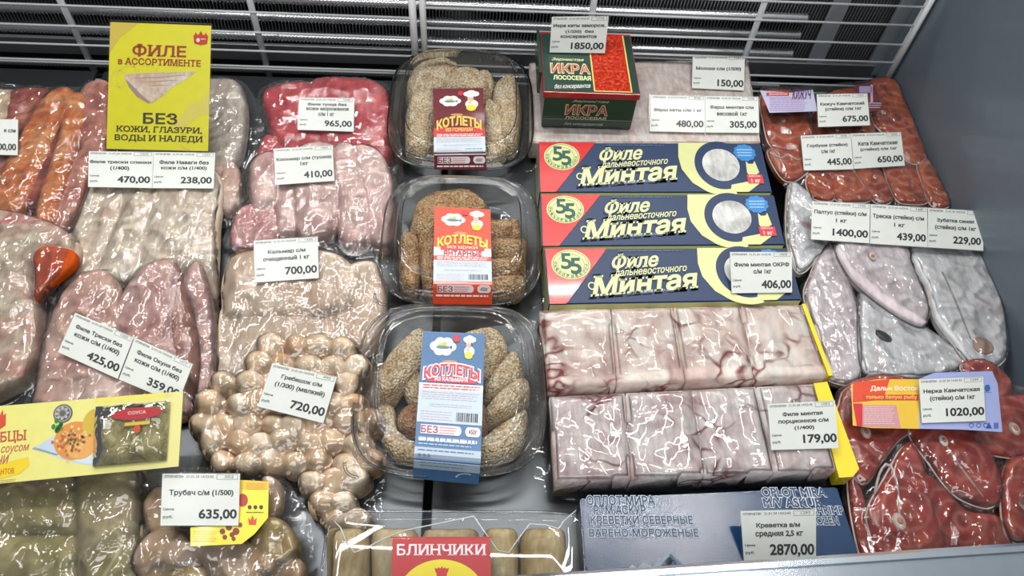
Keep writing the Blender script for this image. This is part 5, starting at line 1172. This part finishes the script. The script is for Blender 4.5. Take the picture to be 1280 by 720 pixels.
TAGS = [
 ([(-50, 148), (22.5, 149.5), (22, 194), (-52, 192)], [('я с/м', .76, .96, .27, .37)], ('00,00', .67, .97), ('103', 0), 'price tag cut off by the left edge on the salmon belly bag', None),
 ([(111, 189), (192, 190), (190, 235), (110, 233.5)], [('Филе трески спинки', .02, .97, .25, .36), ('(1/400)', .34, .63, .42, .54)], ('470,00', .46, .96), ('1220', 1), 'left price tag of the pair under the yellow card, cod loin 470,00', None),
 ([(192.4, 190), (269, 191), (267, 235.5), (190.4, 235)], [('Филе Наваги без', .10, .90, .23, .34), ('кожи с/м (1/400)', .13, .87, .40, .51)], ('238,00', .46, .96), ('1224', 1), 'right price tag of the pair under the yellow card, navaga fillet 238,00', None),
 ([(94, 391), (167, 421.5), (147, 473.5), (72.5, 440)], [('Филе Трески без', .10, .88, .23, .35), ('кожи с/м (1/400)', .13, .88, .41, .54)], ('425,00', .44, .96), ('1320', 1), 'slanted price tag reading 425,00 on the pink fillet bag', None),
 ([(168.5, 422), (241, 455), (222, 505), (148.5, 474)], [('Филе Окуня без', .12, .88, .22, .34), ('кожи с/м (1/400)', .13, .88, .40, .53)], ('359,00', .44, .96), ('1417', 1), 'slanted price tag beginning 359 tucked behind the yellow sleeve card', None),
 ([(374, 122), (443, 122.5), (442, 164.5), (372, 162)], [('Филе тунца без', .16, .86, .16, .27), ('кожи мороженое', .14, .90, .31, .42), ('с/м 1 кг', .36, .64, .45, .56)], ('965,00', .48, .96), ('1434', 1), 'price tag reading 965,00 on the crimson tuna bag', None),
 ([(342, 186), (415.5, 181.5), (418, 226), (345, 231)], [('Кальмар с/м (тушка)', .04, .97, .27, .38), ('1кг', .44, .57, .42, .51)], ('410,00', .49, .97), ('1404', 1), 'price tag reading 410,00 on the squid tube bag', None),
 ([(317, 301), (397, 295.5), (398.5, 347.5), (319, 353)], [('Кальмар с/м', .22, .80, .26, .37), ('очищенный 1 кг', .14, .86, .42, .54)], ('700,00', .48, .97), ('1430', 1), 'price tag reading 700,00 on the cleaned squid', None),
 ([(340.5, 454), (421, 471), (404, 529), (322, 508)], [('Гребешок с/м', .20, .82, .20, .31), ('(1/300) (мелкий)', .14, .90, .37, .50)], ('720,00', .46, .97), ('490', 1), 'tilted price tag reading 720,00 at the top of the scallops', None),
 ([(203, 592), (300, 592), (298, 657), (200.5, 657)], [('Трубач с/м (1/500)', .10, .92, .32, .45)], ('635,00', .49, .97), ('302', 1), 'price tag reading 635,00 on the whelk bag', None),
 ([(690, 21), (761, 20), (756, 66.5), (687, 65.5)], [('Икра кеты заморож.', .04, .96, .20, .31), ('(1/250)  без', .26, .76, .37, .47), ('консервантов', .18, .82, .52, .61)], ('1850,00', .38, .96, .72, .92), ('1710', 1), 'price tag reading 1850,00 standing on the caviar carton', 55),
 ([(866, 70), (931, 70), (930, 113), (865, 110)], [('Молоки с/м (1/500)', .07, .93, .34, .46)], ('150,00', .49, .98, .72, .94), ('1291', 1), 'price tag reading 150,00 at the back of the pale slab', None),
 ([(814, 119), (881, 120), (881, 165.5), (812, 164)], [('Фарш кеты с/м 1 кг', .06, .94, .36, .47)], ('480,00', .48, .97), ('828', 1), 'price tag reading 480,00 at the front of the pale slab', None),
 ([(881.5, 120), (948, 121), (949, 166), (881.5, 165.5)], [('Фарш минтая с/м', .09, .90, .26, .37), ('весовой 1кг', .22, .78, .43, .54)], ('305,00', .46, .95), ('1058', 1), 'price tag reading 305,00 at the right front of the pale slab', None),
 ([(912.5, 315), (990, 315), (990, 365.5), (914.7, 366.5)], [('Филе минтая ОКРФ', .06, .95, .26, .36), ('с/м 1кг', .37, .66, .43, .53)], ('406,00', .50, .98, .70, .92), ('1808', 1), 'price tag reading 406,00 on the front navy carton', 20),
 ([(959.5, 505), (1043.5, 500.5), (1048, 560), (964, 562.5)], [('Филе минтая', .21, .80, .20, .29), ('порционное с/м', .14, .88, .36, .46), ('(1/400)', .37, .66, .51, .60)], ('179,00', .49, .98, .70, .90), ('1052', 1), 'price tag reading 179,00 on the wrapped pollock block', 20),
 ([(925.6, 639), (1020, 636.6), (1020, 700.5), (930, 701)], [('Креветка в/м', .20, .78, .25, .36), ('средняя 2,5 кг', .18, .82, .41, .54)], ('2870,00', .37, .97, .68, .92), ('1293', 1), 'price tag reading 2870,00 on the blue shrimp carton', 26),
 ([(1021, 118), (1084, 116.5), (1087.5, 156.5), (1023, 158.6)], [('Кижуч Камчатский', .06, .92, .26, .38), ('(стейки) с/м 1кг', .15, .86, .42, .54)], ('675,00', .48, .97), ('1563', 1), 'chinook price tag 675,00, hindmost one on the salmon steak bag', None),
 ([(1001, 169.7), (1063, 167), (1067, 211.5), (1005, 213)], [('Горбуша (стейки)', .11, .92, .26, .37), ('с/м 1кг', .38, .66, .43, .53)], ('445,00', .48, .97), ('1078', 1), 'pink salmon price tag 445,00, lower left on the salmon steak bag', None),
 ([(1063.5, 167), (1126, 165), (1131, 207), (1067.5, 211)], [('Кета Камчатская', .13, .90, .25, .36), ('(стейки) с/м 1кг', .16, .88, .43, .54)], ('650,00', .48, .97), ('1035', 1), 'chum salmon price tag 650,00, lower right on the salmon steak bag', None),
 ([(1015.5, 251.5), (1087.5, 255), (1086.5, 304), (1013.8, 299)], [('Палтус (стейки) с/м', .04, .94, .22, .35), ('1 кг', .42, .60, .43, .52)], ('1400,00', .37, .97), ('1743', 1), 'price tag reading 1400,00, leftmost of three above the white steaks', None),
 ([(1088.5, 255.3), (1159, 259.5), (1159, 309), (1087.5, 304.3)], [('Треска (стейки) с/м', .04, .94, .24, .37), ('1 кг', .42, .60, .45, .54)], ('439,00', .47, .97), ('168', 1), 'price tag reading 439,00, middle of three above the white steaks', None),
 ([(1160, 260), (1230, 264), (1229, 313.3), (1159.5, 309)], [('Зубатка синяя', .16, .82, .25, .36), ('(стейки) с/м 1кг', .13, .86, .42, .55)], ('229,00', .46, .95), ('1803', 1), 'price tag reading 229,00, rightmost of three above the white steaks', None),
 ([(1148.6, 474.4), (1229, 470.6), (1232, 526), (1152.5, 528.8)], [('Нерка Камчатская', .06, .93, .24, .35), ('(стейки) с/м 1кг', .15, .85, .40, .53)], ('1020,00', .39, .98), ('1349', 1), 'price tag reading 1020,00 on the sockeye bag', None),
]
RT = [rest(t[0], t[5]) for t in TAGS]
# tags sold side by side in one pocket share one plane
for i, j in ((1, 2), (3, 4), (12, 13), (18, 19)):
    z = max(RT[i][0], RT[j][0]); t = (RT[i][1] + RT[j][1]) / 2; RT[i] = RT[j] = (z, t)
z = max(RT[k][0] for k in (20, 21, 22)); RT[20] = RT[21] = RT[22] = (z, RT[21][1])
for t, (z, tl) in zip(TAGS, RT):
    price_tag(t[0], z, t[1], t[2], t[3], t[4], tl)
# the yellow card sign
q = plane_quad([(138, 27.5), (264, 32), (260, 189), (133, 186)], RT[1][0] + .006, 42)
sg = empty('card_sign', (q[2] + q[3]) / 2, 'tall yellow card sign with a fillet picture standing above the left tags', 'sign')
slabsheet(q, .0008, 'card', flat((0.76, 0.70, 0.012), .35, coat=.3, name='sign_yellow'), sg)
a = Art(quad_sheet(q)); OC = (0.66, 0.50, 0.06)
a.poly([(0, 0), (.28, 0), (.10, .12), (0, .25)], OC, .6); a.ring(.36, .30, .13, .13, .10, (0.72, 0.62, 0.05), .7, a0=-60, a1=230); a.ring(.20, .44, .13, .11, .10, (0.72, 0.62, 0.05), .7, a0=120, a1=400); a.ring(.10, .44, .08, .07, .12, (0.72, 0.62, 0.05), .7)
a.poly([(1, .52), (.90, .60), (.80, .62), (.70, .76), (.62, .84), (.78, .80), (.90, .72), (1, .70)], (0.72, 0.62, 0.10), .6); a.ring(.85, .92, .15, .08, .12, (0.70, 0.58, 0.05), .7, a0=100, a1=330)
a.build('printed_ornament', sg)
a = Art(quad_sheet(q)); mf = meat('printed_fillet_photo', [(0.52, 0.36, 0.30), (0.66, 0.52, 0.42), (0.72, 0.66, 0.58)], 40, coat=.2, wr=0, bump=0)
a.poly([(.15, .405), (.40, .385), (.86, .365), (.78, .42), (.62, .50), (.55, .56), (.44, .625), (.40, .62), (.30, .56), (.24, .50), (.17, .455)], mf, 1)
for s in (0, 1, 2): a.poly([(.24 + s * .07, .43 + s * .03), (.5, .415 + s * .03), (.78 - s * .08, .39 + s * .045), (.5, .425 + s * .03)], (0.50, 0.34, 0.28), 2)
a.poly([(.17, .445), (.25, .50), (.33, .565), (.42, .62), (.40, .63), (.28, .575), (.20, .50)], (0.36, 0.24, 0.22), 2)
a.build('printed_fillet', sg)
a = Art(quad_sheet(q)); DR = (0.34, 0.035, 0.01)
def serif(t, u0, v0, u1, v1, col): a.text(t, u0, v0, u1, v1, col, 2, .022, serif=True)
serif('ФИЛЕ', .23, .165, .755, .258, DR); serif('в АССОРТИМЕНТЕ', .09, .275, .905, .325, DR)
BR_ = (0.055, 0.04, 0.01)
serif('БЕЗ', .355, .705, .685, .79, BR_); serif('КОЖИ, ГЛАЗУРИ,', .09, .812, .935, .865, BR_); serif('ВОДЫ И НАЛЕДИ', .08, .882, .945, .937, BR_)
a.build('lettering', sg)
a = Art(quad_sheet(q)); castle(a, .90, .11, .075, (0.55, 0.03, 0.01), 2); a.poly([(.83, .085), (.85, .055), (.87, .085), (.90, .045), (.93, .085), (.95, .055), (.97, .085), (.96, .14), (.90, .155), (.84, .14)], (0.55, 0.03, 0.01), 2.2)
a.ell(.875, .118, .018, .016, (0.8, .7, .6), 3); a.rect(.90, .105, .95, .112, (0.8, .6, .4), 3); a.build('emblem', sg)
n = (q[1] - q[0]).cross(q[0] - q[3]).normalized(); n = n if n.z > 0 else -n; c = sum(q, Vector()) / 4; e = [c + (p - c) * 1.03 + n * .0012 for p in q]; dn = [p - n * .003 for p in e]
pydata('plastic_holder', e + dn, [(3, 2, 1, 0), (3, 2, 6, 7), (4, 5, 6, 7)], [M_SLEEVE], sg, None, False)
ft = [(q[0] + n * -.001).lerp(q[1], .02), (q[0]).lerp(q[1], .98)]
v, f = tube([q[0] + (q[0] - q[3]).normalized() * .0015, q[1] + (q[1] - q[2]).normalized() * .0015], .0009, 6); pydata('holder_edge', v, f, [flat((0.04, .03, .02), .4)], sg)
p0 = (q[0] + q[1]) / 2 - n * .002; lg = Vector((p0.x, p0.y + .028, 0.03))
v, f = tube([q[0].lerp(q[3], .15) - n * .002 + (q[1] - q[0]) * .5, Vector((p0.x, min(GY - .012, p0.y + .02), .035))], .0012, 6); pydata('back_strut', v, f, [flat((0.6, .62, .64), .3)], sg)
print('objects', len(bpy.data.objects), 'tris', sum(len(o.data.polygons) * 2 for o in bpy.data.objects if o.type == 'MESH'))
